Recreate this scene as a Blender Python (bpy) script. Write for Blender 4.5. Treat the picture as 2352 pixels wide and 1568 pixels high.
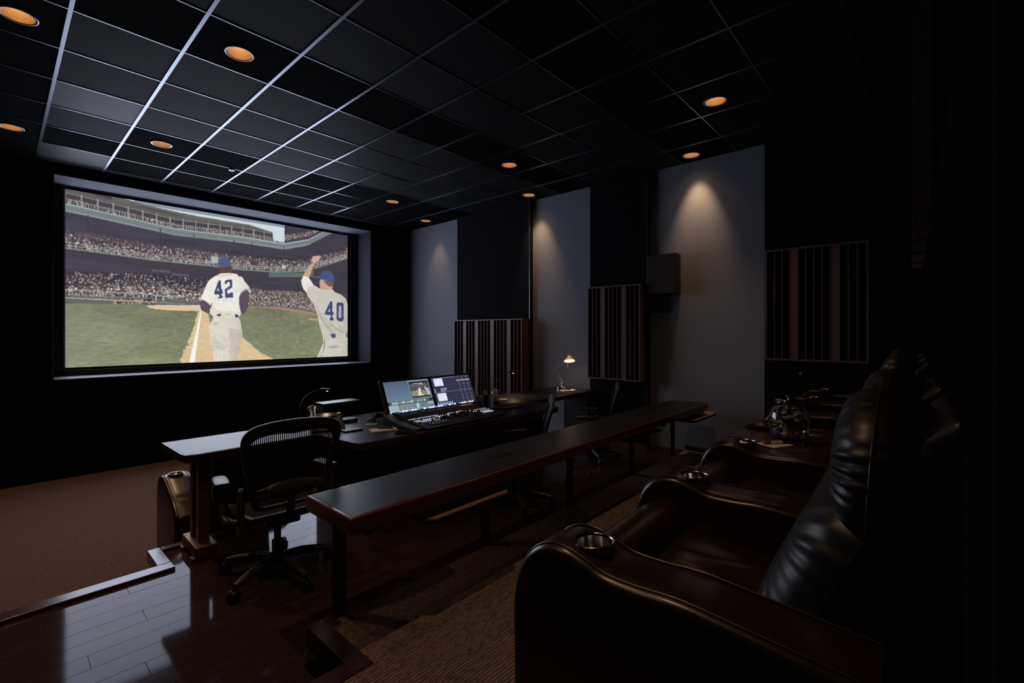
import bpy, bmesh, math, random
import numpy as np
from mathutils import Vector, Matrix

PI = math.pi
S = bpy.context.scene
C = S.collection
for o in list(bpy.data.objects):
    bpy.data.objects.remove(o, do_unlink=True)

# ------------------------------------------------------------------ camera, world, exposure
EYE = 1.836
cam_d = bpy.data.cameras.new('camera')
cam = bpy.data.objects.new('camera', cam_d); C.objects.link(cam)
cam_d.sensor_fit = 'HORIZONTAL'; cam_d.sensor_width = 36.0
cam_d.lens = 1069.2 * 36.0 / 2352.0
cam_d.shift_x = 47.0 / 2352.0
cam_d.shift_y = -21.8 / 2352.0
cam_d.clip_start = 0.02
cam.location = (0, 0, EYE)
cam.rotation_euler = (PI / 2, 0, -0.8166)
S.camera = cam

W = bpy.data.worlds.new('world'); S.world = W; W.use_nodes = True
W.node_tree.nodes['Background'].inputs[0].default_value = (0.02, 0.022, 0.03, 1)
W.node_tree.nodes['Background'].inputs[1].default_value = 0.0
vs = S.view_settings
vs.view_transform = 'Standard'; vs.look = 'None'; vs.gamma = 1.0; vs.exposure = 0.0
vs.use_curve_mapping = False

# added area lamp of the screen's size before it, outshining the shown picture
SX0, SX1, SZ0, SZ1, SY = 0.633, 4.774, 1.358, 3.746, 8.40
SCREEN_W = 100.0
ld = bpy.data.lights.new('screen_light', 'AREA')
ld.shape = 'RECTANGLE'; ld.size = SX1 - SX0; ld.size_y = SZ1 - SZ0
ld.energy = SCREEN_W; ld.color = (0.72, 0.80, 1.0)
scr_l = bpy.data.objects.new('screen_light', ld); C.objects.link(scr_l)
scr_l.location = ((SX0 + SX1) / 2, SY - 0.012, (SZ0 + SZ1) / 2)
scr_l.rotation_euler = (-PI / 2, 0, 0)

# strength of the recessed downlights (watts) and of the small lamps
SPOT_W = 42.0
WARM = (1.0, 0.60, 0.32)

# ------------------------------------------------------------------ levels
WD = 0.286      # wood platform
TP = 0.376      # carpeted step with the long table in front of it
RP = 0.622      # recliner platform
CE = 3.9215     # ceiling
DK = 1.026      # desk top
XL, XR, YF = -0.45, 5.86, 7.90

# ------------------------------------------------------------------ materials
MATS = {}
def mat(name, col, rough=0.5, metal=0.0, spec=0.5, coat=0.0, bump=None, emit=None, es=0.0, var=None, tint=None, trans=0.0, ior=1.45, aniso=None):
    m = bpy.data.materials.new(name); m.use_nodes = True
    nt = m.node_tree; b = nt.nodes['Principled BSDF']
    b.inputs['Base Color'].default_value = (*col, 1)
    b.inputs['Roughness'].default_value = rough
    b.inputs['Metallic'].default_value = metal
    b.inputs['Specular IOR Level'].default_value = spec
    b.inputs['Coat Weight'].default_value = coat
    b.inputs['Coat Roughness'].default_value = 0.08
    b.inputs['IOR'].default_value = ior
    b.inputs['Transmission Weight'].default_value = trans
    if tint: b.inputs['Specular Tint'].default_value = (*tint, 1)
    if emit:
        b.inputs['Emission Color'].default_value = (*emit, 1)
        b.inputs['Emission Strength'].default_value = es
    tc = None
    if bump or var:
        tc = nt.nodes.new('ShaderNodeTexCoord'); mp = nt.nodes.new('ShaderNodeMapping')
        nt.links.new(tc.outputs['Object'], mp.inputs['Vector'])
    if bump:
        kind, scale, st, dist = bump[:4]
        sc = bump[4] if len(bump) > 4 else (1, 1, 1)
        mp.inputs['Scale'].default_value = sc
        if kind == 'noise':
            t = nt.nodes.new('ShaderNodeTexNoise'); t.inputs['Scale'].default_value = scale
            t.inputs['Detail'].default_value = 4; out = t.outputs['Fac']
        elif kind == 'voronoi':
            t = nt.nodes.new('ShaderNodeTexVoronoi'); t.inputs['Scale'].default_value = scale; out = t.outputs['Distance']
        nt.links.new(mp.outputs[0], t.inputs['Vector'])
        bn = nt.nodes.new('ShaderNodeBump'); bn.inputs['Strength'].default_value = st
        bn.inputs['Distance'].default_value = dist
        nt.links.new(out, bn.inputs['Height']); nt.links.new(bn.outputs[0], b.inputs['Normal'])
    if var:
        scale, c2, sc = var[:3]
        mp2 = nt.nodes.new('ShaderNodeMapping'); mp2.inputs['Scale'].default_value = sc
        nt.links.new(tc.outputs['Object'], mp2.inputs['Vector'])
        t = nt.nodes.new('ShaderNodeTexNoise'); t.inputs['Scale'].default_value = scale; t.inputs['Detail'].default_value = 5
        r = nt.nodes.new('ShaderNodeValToRGB')
        r.color_ramp.elements[0].color = (*col, 1); r.color_ramp.elements[1].color = (*c2, 1)
        r.color_ramp.elements[0].position = 0.35; r.color_ramp.elements[1].position = 0.7
        nt.links.new(mp2.outputs[0], t.inputs['Vector']); nt.links.new(t.outputs['Fac'], r.inputs[0])
        nt.links.new(r.outputs[0], b.inputs['Base Color'])
    MATS[name] = m
    return m

def carpet_mat(name, c1, c2, sx, sy):
    # looped carpet: wavering ribs running along x, broken into short tufts
    m = mat(name, c1, rough=0.95, spec=0.1)
    nt = m.node_tree; b = nt.nodes['Principled BSDF']
    tc = nt.nodes.new('ShaderNodeTexCoord')
    wv = nt.nodes.new('ShaderNodeTexWave'); wv.wave_type = 'BANDS'; wv.bands_direction = 'Y'
    wv.inputs['Scale'].default_value = .314 / sy; wv.inputs['Distortion'].default_value = 2.6
    wv.inputs['Detail'].default_value = 1.0; wv.inputs['Detail Scale'].default_value = .55
    mp = nt.nodes.new('ShaderNodeMapping'); mp.inputs['Scale'].default_value = (2.2 / sx, 1.3 / sy, 1)
    no = nt.nodes.new('ShaderNodeTexNoise'); no.inputs['Scale'].default_value = 1.0; no.inputs['Detail'].default_value = 2
    nt.links.new(tc.outputs['Object'], wv.inputs['Vector']); nt.links.new(tc.outputs['Object'], mp.inputs['Vector'])
    nt.links.new(mp.outputs[0], no.inputs['Vector'])
    mr = nt.nodes.new('ShaderNodeMapRange'); mr.inputs[1].default_value = .36; mr.inputs[2].default_value = .62; mr.inputs[3].default_value = .12; mr.inputs[4].default_value = .75
    nt.links.new(no.outputs['Fac'], mr.inputs[0])
    mu = nt.nodes.new('ShaderNodeMath'); mu.operation = 'MULTIPLY'
    nt.links.new(wv.outputs['Fac'], mu.inputs[0]); nt.links.new(mr.outputs[0], mu.inputs[1])
    r = nt.nodes.new('ShaderNodeValToRGB')
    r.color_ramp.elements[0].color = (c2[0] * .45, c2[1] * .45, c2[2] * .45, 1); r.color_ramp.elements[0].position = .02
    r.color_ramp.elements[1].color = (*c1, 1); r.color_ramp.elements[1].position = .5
    nt.links.new(mu.outputs[0], r.inputs[0]); nt.links.new(r.outputs[0], b.inputs['Base Color'])
    bn = nt.nodes.new('ShaderNodeBump'); bn.inputs['Strength'].default_value = 0.7; bn.inputs['Distance'].default_value = 0.006
    nt.links.new(mu.outputs[0], bn.inputs['Height']); nt.links.new(bn.outputs[0], b.inputs['Normal'])
    return m

def plank_mat(name, c1, c2, c3):
    m = mat(name, c1, rough=0.07, spec=0.15, tint=(0.64, 0.75, 1.0))
    nt = m.node_tree; b = nt.nodes['Principled BSDF']
    tc = nt.nodes.new('ShaderNodeTexCoord'); mp = nt.nodes.new('ShaderNodeMapping')
    mp.inputs['Scale'].default_value = (1.2, 22, 22)
    oi = nt.nodes.new('ShaderNodeObjectInfo')
    ad = nt.nodes.new('ShaderNodeVectorMath'); ad.operation = 'ADD'
    nt.links.new(tc.outputs['Object'], mp.inputs['Vector'])
    sc = nt.nodes.new('ShaderNodeVectorMath'); sc.operation = 'SCALE'; sc.inputs['Scale'].default_value = 40
    cb = nt.nodes.new('ShaderNodeCombineXYZ'); nt.links.new(oi.outputs['Random'], cb.inputs[0]); nt.links.new(oi.outputs['Random'], cb.inputs[1])
    nt.links.new(cb.outputs[0], sc.inputs[0]); nt.links.new(mp.outputs[0], ad.inputs[0]); nt.links.new(sc.outputs[0], ad.inputs[1])
    no = nt.nodes.new('ShaderNodeTexNoise'); no.inputs['Scale'].default_value = 1.6; no.inputs['Detail'].default_value = 6
    nt.links.new(ad.outputs[0], no.inputs['Vector'])
    r = nt.nodes.new('ShaderNodeValToRGB')
    r.color_ramp.elements[0].color = (*c1, 1); r.color_ramp.elements[1].color = (*c2, 1)
    r.color_ramp.elements[0].position = .3; r.color_ramp.elements[1].position = .75
    nt.links.new(no.outputs['Fac'], r.inputs[0])
    mx = nt.nodes.new('ShaderNodeMix'); mx.data_type = 'RGBA'
    nt.links.new(oi.outputs['Random'], mx.inputs[0])
    nt.links.new(r.outputs[0], mx.inputs[6]); mx.inputs[7].default_value = (*c3, 1)
    ml = nt.nodes.new('ShaderNodeMath'); ml.operation = 'MULTIPLY'; ml.inputs[1].default_value = .35
    nt.links.new(oi.outputs['Random'], ml.inputs[0]); nt.links.new(ml.outputs[0], mx.inputs[0])
    nt.links.new(mx.outputs[2], b.inputs['Base Color'])
    return m

mat('black_fabric', (0.0028, 0.0028, 0.0036), 1.0, spec=0.02, bump=('noise', 300, .3, .002))
mat('dark_fabric', (0.010, 0.010, 0.013), 1.0, spec=0.04, bump=('noise', 300, .3, .002))
mat('grey_paint', (0.175, 0.19, 0.228), 0.85, spec=0.1, bump=('noise', 120, .05, .001))
mat('recess_paint', (0.085, 0.089, 0.114), 0.8, spec=0.15)
mat('recess_paint_shaded', (0.028, 0.029, 0.038), 0.9, spec=0.05)  # recess paint darkened for the side walls: shade put into the colour
mat('recess_ledge', (0.11, 0.115, 0.15), 0.5, spec=0.4)  # sill copy of the recess paint, lightened to carry the light on it
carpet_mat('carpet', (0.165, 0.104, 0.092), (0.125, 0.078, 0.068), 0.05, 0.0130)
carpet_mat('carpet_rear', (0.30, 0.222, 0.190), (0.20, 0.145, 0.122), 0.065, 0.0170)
plank_mat('plank', (0.028, 0.0180, 0.0185), (0.044, 0.0270, 0.0260), (0.023, 0.0145, 0.0150))
mat('seam_dark', (0.006, 0.003, 0.003), 0.6)
mat('cherry', (0.105, 0.036, 0.027), 0.25, spec=0.5, coat=0.4, var=(2.0, (0.085, 0.02, 0.014), (1, 14, 14)))
mat('cherry_dark', (0.040, 0.015, 0.013), 0.3, spec=0.5, coat=0.3, var=(2.0, (0.026, 0.010, 0.009), (1, 14, 14)))
mat('nosing_wood', (0.055, 0.020, 0.016), 0.20, spec=0.8, tint=(0.85, 0.9, 1.0))
mat('desk_black', (0.010, 0.011, 0.014), 0.33, spec=0.10, ior=1.5, tint=(0.84, 0.90, 1.0), bump=('noise', 220, .05, .001))
mat('table_inlay', (0.010, 0.010, 0.012), 0.38, spec=0.8, tint=(0.86, 0.92, 1.0), bump=('noise', 240, .12, .001))
mat('leather', (0.017, 0.0068, 0.0050), 0.30, spec=0.6, bump=('noise', 160, .10, .0012))
mat('leather_black', (0.009, 0.006, 0.006), 0.42, spec=0.38, bump=('noise', 160, .10, .0012))
mat('piping', (0.008, 0.004, 0.003), 0.4)
mat('steel', (0.55, 0.52, 0.47), 0.17, metal=1.0)
mat('chrome', (0.75, 0.72, 0.66), 0.07, metal=1.0)
mat('bronze', (0.20, 0.135, 0.060), 0.42, metal=0.75)
mat('black_metal', (0.008, 0.008, 0.009), 0.4, spec=0.5)
mat('black_plastic', (0.012, 0.012, 0.013), 0.38, spec=0.5)
mat('chair_plastic', (0.030, 0.023, 0.017), 0.40, spec=0.5)
mat('chair_frame', (0.016, 0.012, 0.011), 0.42, spec=0.5)
mat('mesh_weave', (0.020, 0.016, 0.013), 0.7, spec=0.2)
mat('arm_pad', (0.016, 0.014, 0.013), 0.38, spec=0.5)
mat('diffuser', (0.115, 0.062, 0.064), 0.45, spec=0.4)
mat('diffuser_dark', (0.004, 0.003, 0.003), 0.9, spec=0.1)
mat('tee', (0.25, 0.275, 0.345), 0.30, metal=1.0)
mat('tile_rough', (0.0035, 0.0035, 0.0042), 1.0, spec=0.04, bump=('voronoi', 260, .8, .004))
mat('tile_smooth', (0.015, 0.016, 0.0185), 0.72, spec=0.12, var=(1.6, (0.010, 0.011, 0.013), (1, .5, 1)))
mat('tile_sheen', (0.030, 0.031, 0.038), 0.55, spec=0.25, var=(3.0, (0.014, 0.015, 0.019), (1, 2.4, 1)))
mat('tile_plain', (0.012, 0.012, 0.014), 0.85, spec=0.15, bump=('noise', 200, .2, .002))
mat('lamp_trim', (0.42, 0.45, 0.55), 0.35, metal=0.5)
mat('lamp_cone', (0.34, 0.19, 0.088), 0.30, metal=0.35)
mat('lamp_shade', (0.75, 0.45, 0.22), 0.3, metal=0.3, emit=(1.0, 0.52, 0.20), es=0.35)
mat('lamp_rod', (0.95, 0.68, 0.45), 0.35, metal=0.6)
mat('bulb', (1, .8, .5), 0.4, emit=(1.0, 0.74, 0.45), es=14.0)
mat('lamp_disc', (1, .8, .5), 0.4, emit=(1.0, 0.66, 0.30), es=5.0)
mat('wood_tray', (0.26, 0.155, 0.085), 0.5)
mat('paper', (0.72, 0.60, 0.52), 0.9, spec=0.1)
mat('paper_white', (0.80, 0.76, 0.70), 0.9, spec=0.1)
mat('cork', (0.50, 0.33, 0.18), 0.8)
mat('led_warm', (1, .8, .5), 0.4, emit=(1.0, 0.72, 0.38), es=9.0)
mat('led_orange', (1, .4, .1), 0.4, emit=(1.0, 0.32, 0.06), es=2.2)
mat('led_red', (1, .1, .1), 0.4, emit=(1.0, 0.07, 0.05), es=1.6)
mat('key_white', (.5, .55, .6), 0.4, emit=(0.66, 0.72, 0.95), es=0.75)
mat('knob_glow', (.5, .55, .6), 0.4, emit=(0.70, 0.74, 1.0), es=1.3)
mat('key_blue', (.5, .55, .9), 0.4, emit=(0.36, 0.40, 0.80), es=0.7)
mat('key_yellow', (.8, .7, .2), 0.4, emit=(0.8, 0.62, 0.10), es=0.8)
mat('lcd_amber', (.5, .35, .2), 0.4, emit=(0.36, 0.22, 0.11), es=0.55)
mat('glass', (0.95, 0.97, 1.0), 0.02, spec=0.5, trans=1.0, ior=1.45)
mat('pen_green', (0.28, 0.36, 0.08), 0.5)
mat('pen_yellow', (0.55, 0.42, 0.10), 0.5)
mat('pen_red', (0.60, 0.02, 0.03), 0.35)
mat('pen_dark', (0.01, 0.03, 0.025), 0.3)
mat('speaker_cloth', (0.050, 0.038, 0.034), 0.9, spec=0.1)
mat('candy_cream', (0.62, 0.50, 0.34), 0.3)
mat('candy_brown', (0.16, 0.07, 0.04), 0.3)
mat('candy_gold', (0.50, 0.32, 0.10), 0.25, metal=0.5)

# ------------------------------------------------------------------ helpers
def tag(o, label=None, cat=None, group=None, kind=None):
    if label: o['label'] = label
    if cat: o['category'] = cat
    if group: o['group'] = group
    if kind: o['kind'] = kind
    return o

def thing(name, label, cat, loc=(0, 0, 0), rz=0.0, group=None):
    o = bpy.data.objects.new(name, None); C.objects.link(o)
    o.location = loc; o.rotation_euler = (0, 0, rz); o.empty_display_size = 0.1
    return tag(o, label, cat, group)

class MB:
    def __init__(s): s.v = []; s.f = []
    def add(s, vs, fs):
        n = len(s.v); s.v += [tuple(p) for p in vs]; s.f += [tuple(i + n for i in f) for f in fs]; return s
    def box(s, x0, x1, y0, y1, z0, z1):
        return s.add([(x0, y0, z0), (x1, y0, z0), (x1, y1, z0), (x0, y1, z0), (x0, y0, z1), (x1, y0, z1), (x1, y1, z1), (x0, y1, z1)],
                     [(3, 2, 1, 0), (4, 5, 6, 7), (0, 1, 5, 4), (1, 2, 6, 5), (2, 3, 7, 6), (3, 0, 4, 7)])
    def obox(s, c, size, rot):
        M = rot if isinstance(rot, Matrix) else Matrix.Rotation(rot, 3, 'Z')
        hx, hy, hz = size[0] / 2, size[1] / 2, size[2] / 2
        P = [(-hx, -hy, -hz), (hx, -hy, -hz), (hx, hy, -hz), (-hx, hy, -hz), (-hx, -hy, hz), (hx, -hy, hz), (hx, hy, hz), (-hx, hy, hz)]
        return s.add([Vector(c) + M @ Vector(p) for p in P],
                     [(3, 2, 1, 0), (4, 5, 6, 7), (0, 1, 5, 4), (1, 2, 6, 5), (2, 3, 7, 6), (3, 0, 4, 7)])
    def prism(s, poly, a, b, axis='z'):
        n = len(poly)
        def P(p, h):
            return (p[0], p[1], h) if axis == 'z' else (h, p[0], p[1]) if axis == 'x' else (p[0], h, p[1])
        vs = [P(p, a) for p in poly] + [P(p, b) for p in poly]
        fs = [tuple(range(n - 1, -1, -1)), tuple(range(n, 2 * n))]
        fs += [(i, (i + 1) % n, (i + 1) % n + n, i + n) for i in range(n)]
        return s.add(vs, fs)
    def tube(s, pts, r, n=8, closed=False, flat=1.0):
        pts = [Vector(p) for p in pts]; m = len(pts)
        rs = r if isinstance(r, (list, tuple)) else [r] * m
        vs = []; up = Vector((0, 0, 1)); prev = None
        for i, p in enumerate(pts):
            if closed: t = pts[(i + 1) % m] - pts[i - 1]
            else: t = pts[min(i + 1, m - 1)] - pts[max(i - 1, 0)]
            t.normalize()
            if prev is None:
                a = up if abs(t.dot(up)) < .9 else Vector((1, 0, 0))
                u = t.cross(a).normalized()
            else:
                u = (prev - t * prev.dot(t)).normalized()
            prev = u; w = t.cross(u)
            for k in range(n):
                th = 2 * PI * k / n
                vs.append(p + u * math.cos(th) * rs[i] + w * math.sin(th) * rs[i] * flat)
        fs = []
        for i in range(m if closed else m - 1):
            j = (i + 1) % m
            for k in range(n):
                fs.append((i * n + k, i * n + (k + 1) % n, j * n + (k + 1) % n, j * n + k))
        if not closed:
            fs.append(tuple(range(n - 1, -1, -1))); fs.append(tuple((m - 1) * n + k for k in range(n)))
        return s.add(vs, fs)
    def lathe(s, prof, c=(0, 0, 0), n=24, axis='z', close=False):
        vs = []; fs = []; m = len(prof)
        for (r, h) in prof:
            for k in range(n):
                th = 2 * PI * k / n; a, b = r * math.cos(th), r * math.sin(th)
                p = (a, b, h) if axis == 'z' else (h, a, b) if axis == 'x' else (b, h, a)
                vs.append((c[0] + p[0], c[1] + p[1], c[2] + p[2]))
        for i in range(m - 1 if not close else m):
            j = (i + 1) % m
            for k in range(n):
                fs.append((i * n + k, i * n + (k + 1) % n, j * n + (k + 1) % n, j * n + k))
        if not close:
            if prof[0][0] > 1e-6: fs.append(tuple(range(n - 1, -1, -1)))
            if prof[-1][0] > 1e-6: fs.append(tuple((m - 1) * n + k for k in range(n)))
        return s.add(vs, fs)
    def mesh(s, name):
        me = bpy.data.meshes.new(name); me.from_pydata(s.v, [], s.f)
        bm = bmesh.new(); bm.from_mesh(me)
        bmesh.ops.remove_doubles(bm, verts=bm.verts, dist=1e-6)
        bmesh.ops.recalc_face_normals(bm, faces=bm.faces); bm.to_mesh(me); bm.free()
        return me
    def build(s, name, m, parent=None, smooth=False, bevel=0.0, seg=2, label=None, loc=None, rot=None):
        me = s.mesh(name); me.materials.append(MATS[m])
        return put(name, me, parent, smooth, bevel, seg, label, loc, rot)

def put(name, me, parent=None, smooth=False, bevel=0.0, seg=2, label=None, loc=None, rot=None):
    o = bpy.data.objects.new(name, me); C.objects.link(o)
    if smooth:
        me.polygons.foreach_set('use_smooth', [True] * len(me.polygons))
        me.set_sharp_from_angle(angle=0.75)
    if bevel > 0:
        b = o.modifiers.new('bevel', 'BEVEL'); b.width = bevel; b.segments = seg
        b.limit_method = 'ANGLE'; b.angle_limit = 0.6
        if seg > 1:
            me.polygons.foreach_set('use_smooth', [True] * len(me.polygons))
            me.set_sharp_from_angle(angle=0.6)
            b.harden_normals = True
    if parent: o.parent = parent
    if loc: o.location = loc
    if rot: o.rotation_euler = rot
    if label: o['label'] = label
    return o

def copy_tree(o, parent=None):
    c = o.copy(); C.objects.link(c)
    if parent: c.parent = parent
    for ch in list(o.children): copy_tree(ch, c)
    return c

def struct(o): o['kind'] = 'structure'; return o

def cut(obj, cutter_mesh):
    # real hole: boolean difference, applied straight away
    t = bpy.data.objects.new('t', cutter_mesh); C.objects.link(t); t.parent = obj.parent
    t.matrix_parent_inverse = obj.matrix_parent_inverse.copy()
    m = obj.modifiers.new('cut', 'BOOLEAN'); m.operation = 'DIFFERENCE'; m.solver = 'EXACT'; m.object = t
    bpy.context.view_layer.update()
    dg = bpy.context.evaluated_depsgraph_get()
    me = bpy.data.meshes.new_from_object(obj.evaluated_get(dg), depsgraph=dg)
    obj.modifiers.clear(); obj.data = me
    bpy.data.objects.remove(t, do_unlink=True)

def spline(pts, n):
    # Catmull-Rom through points
    P = [Vector(p) for p in pts]; out = []
    P = [2 * P[0] - P[1]] + P + [2 * P[-1] - P[-2]]
    for i in range(1, len(P) - 2):
        for k in range(n):
            t = k / n; a, b, c, d = P[i - 1:i + 3]
            out.append(0.5 * ((2 * b) + (c - a) * t + (2 * a - 5 * b + 4 * c - d) * t * t + (3 * b - a - 3 * c + d) * t ** 3))
    out.append(P[-2]); return out

# ================================================================== THE ROOM
random.seed(4)
def sbox(name, m, *b, parent=None, bevel=0):
    o = MB().box(*b).build(name, m, parent, bevel=bevel)
    return struct(o) if not parent else o

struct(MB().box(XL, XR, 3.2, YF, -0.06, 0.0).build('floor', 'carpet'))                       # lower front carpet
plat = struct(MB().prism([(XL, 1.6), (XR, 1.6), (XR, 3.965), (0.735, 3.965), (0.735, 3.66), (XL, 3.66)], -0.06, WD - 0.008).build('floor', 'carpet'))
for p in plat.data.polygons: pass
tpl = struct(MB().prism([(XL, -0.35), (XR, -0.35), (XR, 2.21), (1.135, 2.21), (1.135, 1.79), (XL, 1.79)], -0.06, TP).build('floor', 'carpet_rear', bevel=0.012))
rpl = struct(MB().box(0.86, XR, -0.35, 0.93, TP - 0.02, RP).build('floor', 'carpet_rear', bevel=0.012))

# wood planks of the middle platform, joints staggered
sub = MB().prism([(XL, 1.78), (1.06, 1.78), (1.06, 2.2), (XR, 2.2), (XR, 3.95), (0.78, 3.95), (0.78, 3.60), (XL, 3.60)], WD - 0.009, WD - 0.004).build('plank_bed', 'seam_dark', plat)
PITCH = 0.1272
joints = {0: [.161], 1: [-.2, .95], 2: [.558], 3: [-.1, 1.2], 4: [.3], 5: [.161, 1.3], 6: [.48], 7: [-.1, .9], 8: [.622], 9: [.1]}
row = 0
yy = 3.446 + PITCH * 4
k = -4
while yy > 1.80:
    y1, y0 = yy, yy - PITCH
    yb = max(y0, 1.876)
    for (xa, xb, ya, yt) in [(XL, XR, y0, y1)]:
        lo = XL if yt <= 3.60 else 0.795
        hi = XR if y0 >= 2.20 else (1.055 if yt < 2.26 else XR)
        yt2 = min(yt, 3.925) if yt > 3.6 else min(yt, 3.585)
        if yt2 - max(ya, 1.872) < 0.02: continue
        js = joints.get(k, None)
        st = js[-1] if js else random.uniform(-.3, .8)
        cuts = [lo] + [j for j in (js or [st]) if lo + .1 < j < hi - .1]
        x = cuts[-1] + random.uniform(.9, 1.3) if len(cuts) > 1 else st + 1.2
        while x < hi - .15:
            if x > lo + .1: cuts.append(x)
            x += random.uniform(.9, 1.4)
        cuts.append(hi)
        for a, b in zip(cuts[:-1], cuts[1:]):
            cx, cy = (a + b) / 2, (max(ya, 1.872) + yt2) / 2
            hx, hy = (b - a) / 2 - .0012, (yt2 - max(ya, 1.872)) / 2 - .0014
            m = MB().box(-hx, hx, -hy, hy, -.004, .0)
            m.build('plank', 'plank', plat, loc=(cx, cy, WD + random.uniform(-.0003, .0003)), rot=(random.uniform(-.0006, .0006), random.uniform(-.0002, .0002), 0))
    yy -= PITCH; k += 1

# nosings
def trim(i, m, *b):
    return struct(MB().box(*b).build('trim_%d' % i, m, bevel=.005))
trim(1, 'nosing_wood', XL, 0.801, 3.580, 3.680, WD - .054, WD + .022)
trim(2, 'nosing_wood', 0.721, 0.799, 3.681, 3.984, WD - .054, WD + .022)
trim(3, 'nosing_wood', 0.800, XR, 3.922, 3.984, WD - .054, WD + .022)
trim(4, 'cherry_dark', 1.050, 1.140, 1.878, 2.246, WD - .002, TP + .006)
trim(5, 'cherry_dark', XL, 1.140, 1.784, 1.877, WD - .002, TP + .006)
trim(6, 'cherry_dark', 1.141, 1.190, 2.150, 2.246, WD - .002, TP + .006)

# walls
wf = struct(MB().box(XL, 0.48, YF, YF + .62, 0, CE + .1).box(4.99, XR + .1, YF, YF + .62, 0, CE + .1)
            .box(.48, 4.99, YF, YF + .62, 0, 1.236).box(.48, 4.99, YF, YF + .62, 3.803, CE + .1).build('wall_front', 'black_fabric'))
T = .012
MB().box(.48, 4.99, YF - .002, 8.46, 1.236, 1.236 + T).build('recess_sill', 'recess_ledge', wf)
MB().box(.48, 4.99, YF - .002, 8.46, 3.803 - T, 3.803).build('recess_soffit', 'recess_paint', wf)
MB().box(.48, .48 + T, YF - .002, 8.46, 1.236 + T, 3.803 - T).build('recess_side', 'recess_paint_shaded', wf)
MB().box(4.99 - T, 4.99, YF - .002, 8.46, 1.236 + T, 3.803 - T).build('recess_side', 'recess_paint_shaded', wf)
MB().box(.48, 4.99, 8.46, 8.52, 1.236, 3.803).build('recess_back', 'black_fabric', wf)
struct(MB().box(XL - .1, XL, -.4, YF + .6, 0, CE + .1).build('wall_left', 'black_fabric'))
wr = struct(MB().box(XR, XR + .12, -.4, YF + .6, 0, CE + .1).build('wall_right', 'grey_paint'))
PX = XR - .07
for (a, b) in ((4.60, 6.30), (2.66, 3.515), (-.30, 1.318)):
    MB().box(PX, XR + .01, a, b, WD if a > 2.3 else TP, CE).build('fabric_pilaster', 'dark_fabric', wr)
MB().box(XR - .004, XR + .01, 7.86, YF, 0, CE).build('corner_strip', 'black_fabric', wr)
MB().box(PX - .012, PX - .001, 4.598, 4.616, DK, CE).build('pilaster_edge', 'cherry_dark', wr)
MB().box(PX - .012, PX - .001, 2.655, 2.673, WD + .09, CE).build('pilaster_edge', 'cherry_dark', wr)
bbr = MB()
for (a, b, x) in ((2.21, 2.66, XR), (2.66, 3.52, PX), (3.52, 3.98, XR)):
    bbr.box(x - .016, x + .005, a, b, WD, WD + .085)
struct(bbr.build('baseboard_right', 'cherry', bevel=.003))
struct(MB().box(XR - .016, XR + .004, 1.32, 2.20, TP, TP + .06).build('baseboard_right', 'cherry_dark', bevel=.003))
RA = 0.0217
rw = MB().obox((2.7, -.155 + RA * 2.7 - .06, CE / 2 + .05), (7.2, .12, CE + .1), RA).build('wall_rear', 'black_fabric')
struct(rw)
# fabric wrapped panel and tall slat diffuser high on the rear wall
def rear(x, off=0): return -.095 + RA * x + off
MB().obox((1.9, rear(1.9, .012), 1.55), (2.3, .024, 1.7), RA).build('fabric_panel', 'black_fabric', rw)

# ceiling: slab above, tiles lying in a tee grid
PXT, X0T, Y0T = 0.622, 0.33, 3.4417
cl = struct(MB().box(XL, XR, -.4, YF + .02, CE + .13, CE + .2).build('ceiling', 'black_fabric'))
tile_me = {}
def tile_mesh(w, d, m):
    key = (round(w, 3), round(d, 3), m)
    if key not in tile_me:
        me = MB().box(-w / 2, w / 2, -d / 2, d / 2, 0, .014).mesh('ceiling_tile'); me.materials.append(MATS[m]); tile_me[key] = me
    return tile_me[key]
LIGHTS = {  # name of lamp: (x, y)
    'a': (1.249, 3.765), 'b': (1.259, 6.213), 'c': (0.100, 4.378), 'd': (0.104, 6.816), 'e': (4.348, 6.256),
    'f': (5.523, 6.882), 'g': (4.394, 3.822), 'h': (5.563, 4.443), 'i': (5.620, 2.044), 'j': (4.458, 1.409),
    'k': (1.250, 1.420), 'l': (0.100, 2.060)}
LR = 0.088
def tile_with_hole(x0, x1, y0, y1, lx, ly, m):
    # flat square frame around a round opening
    n = 32; vs = []; fs = []
    ring = [(lx + LR * math.cos(2 * PI * i / n + PI / 4), ly + LR * math.sin(2 * PI * i / n + PI / 4)) for i in range(n)]
    sq = []
    cs = [(x1, y1), (x0, y1), (x0, y0), (x1, y0)]
    for s in range(4):
        a, b = cs[s], cs[(s + 1) % 4]
        for i in range(n // 4): sq.append((a[0] + (b[0] - a[0]) * i / (n // 4), a[1] + (b[1] - a[1]) * i / (n // 4)))
    mb = MB()
    for h in (0, .014): vs += [(*p, h) for p in ring] + [(*p, h) for p in sq]
    for i in range(n):
        j = (i + 1) % n
        fs += [(i, j, n + j, n + i), (2 * n + i, 3 * n + i, 3 * n + j, 2 * n + j), (i, 2 * n + i, 2 * n + j, j)]
    return mb.add(vs, fs)
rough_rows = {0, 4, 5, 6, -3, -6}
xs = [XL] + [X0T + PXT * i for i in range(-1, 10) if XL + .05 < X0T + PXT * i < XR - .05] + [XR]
ys = [-.4] + [Y0T + .61 * j for j in range(-6, 8) if Y0T + .61 * j < YF - .05] + [YF]
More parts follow.
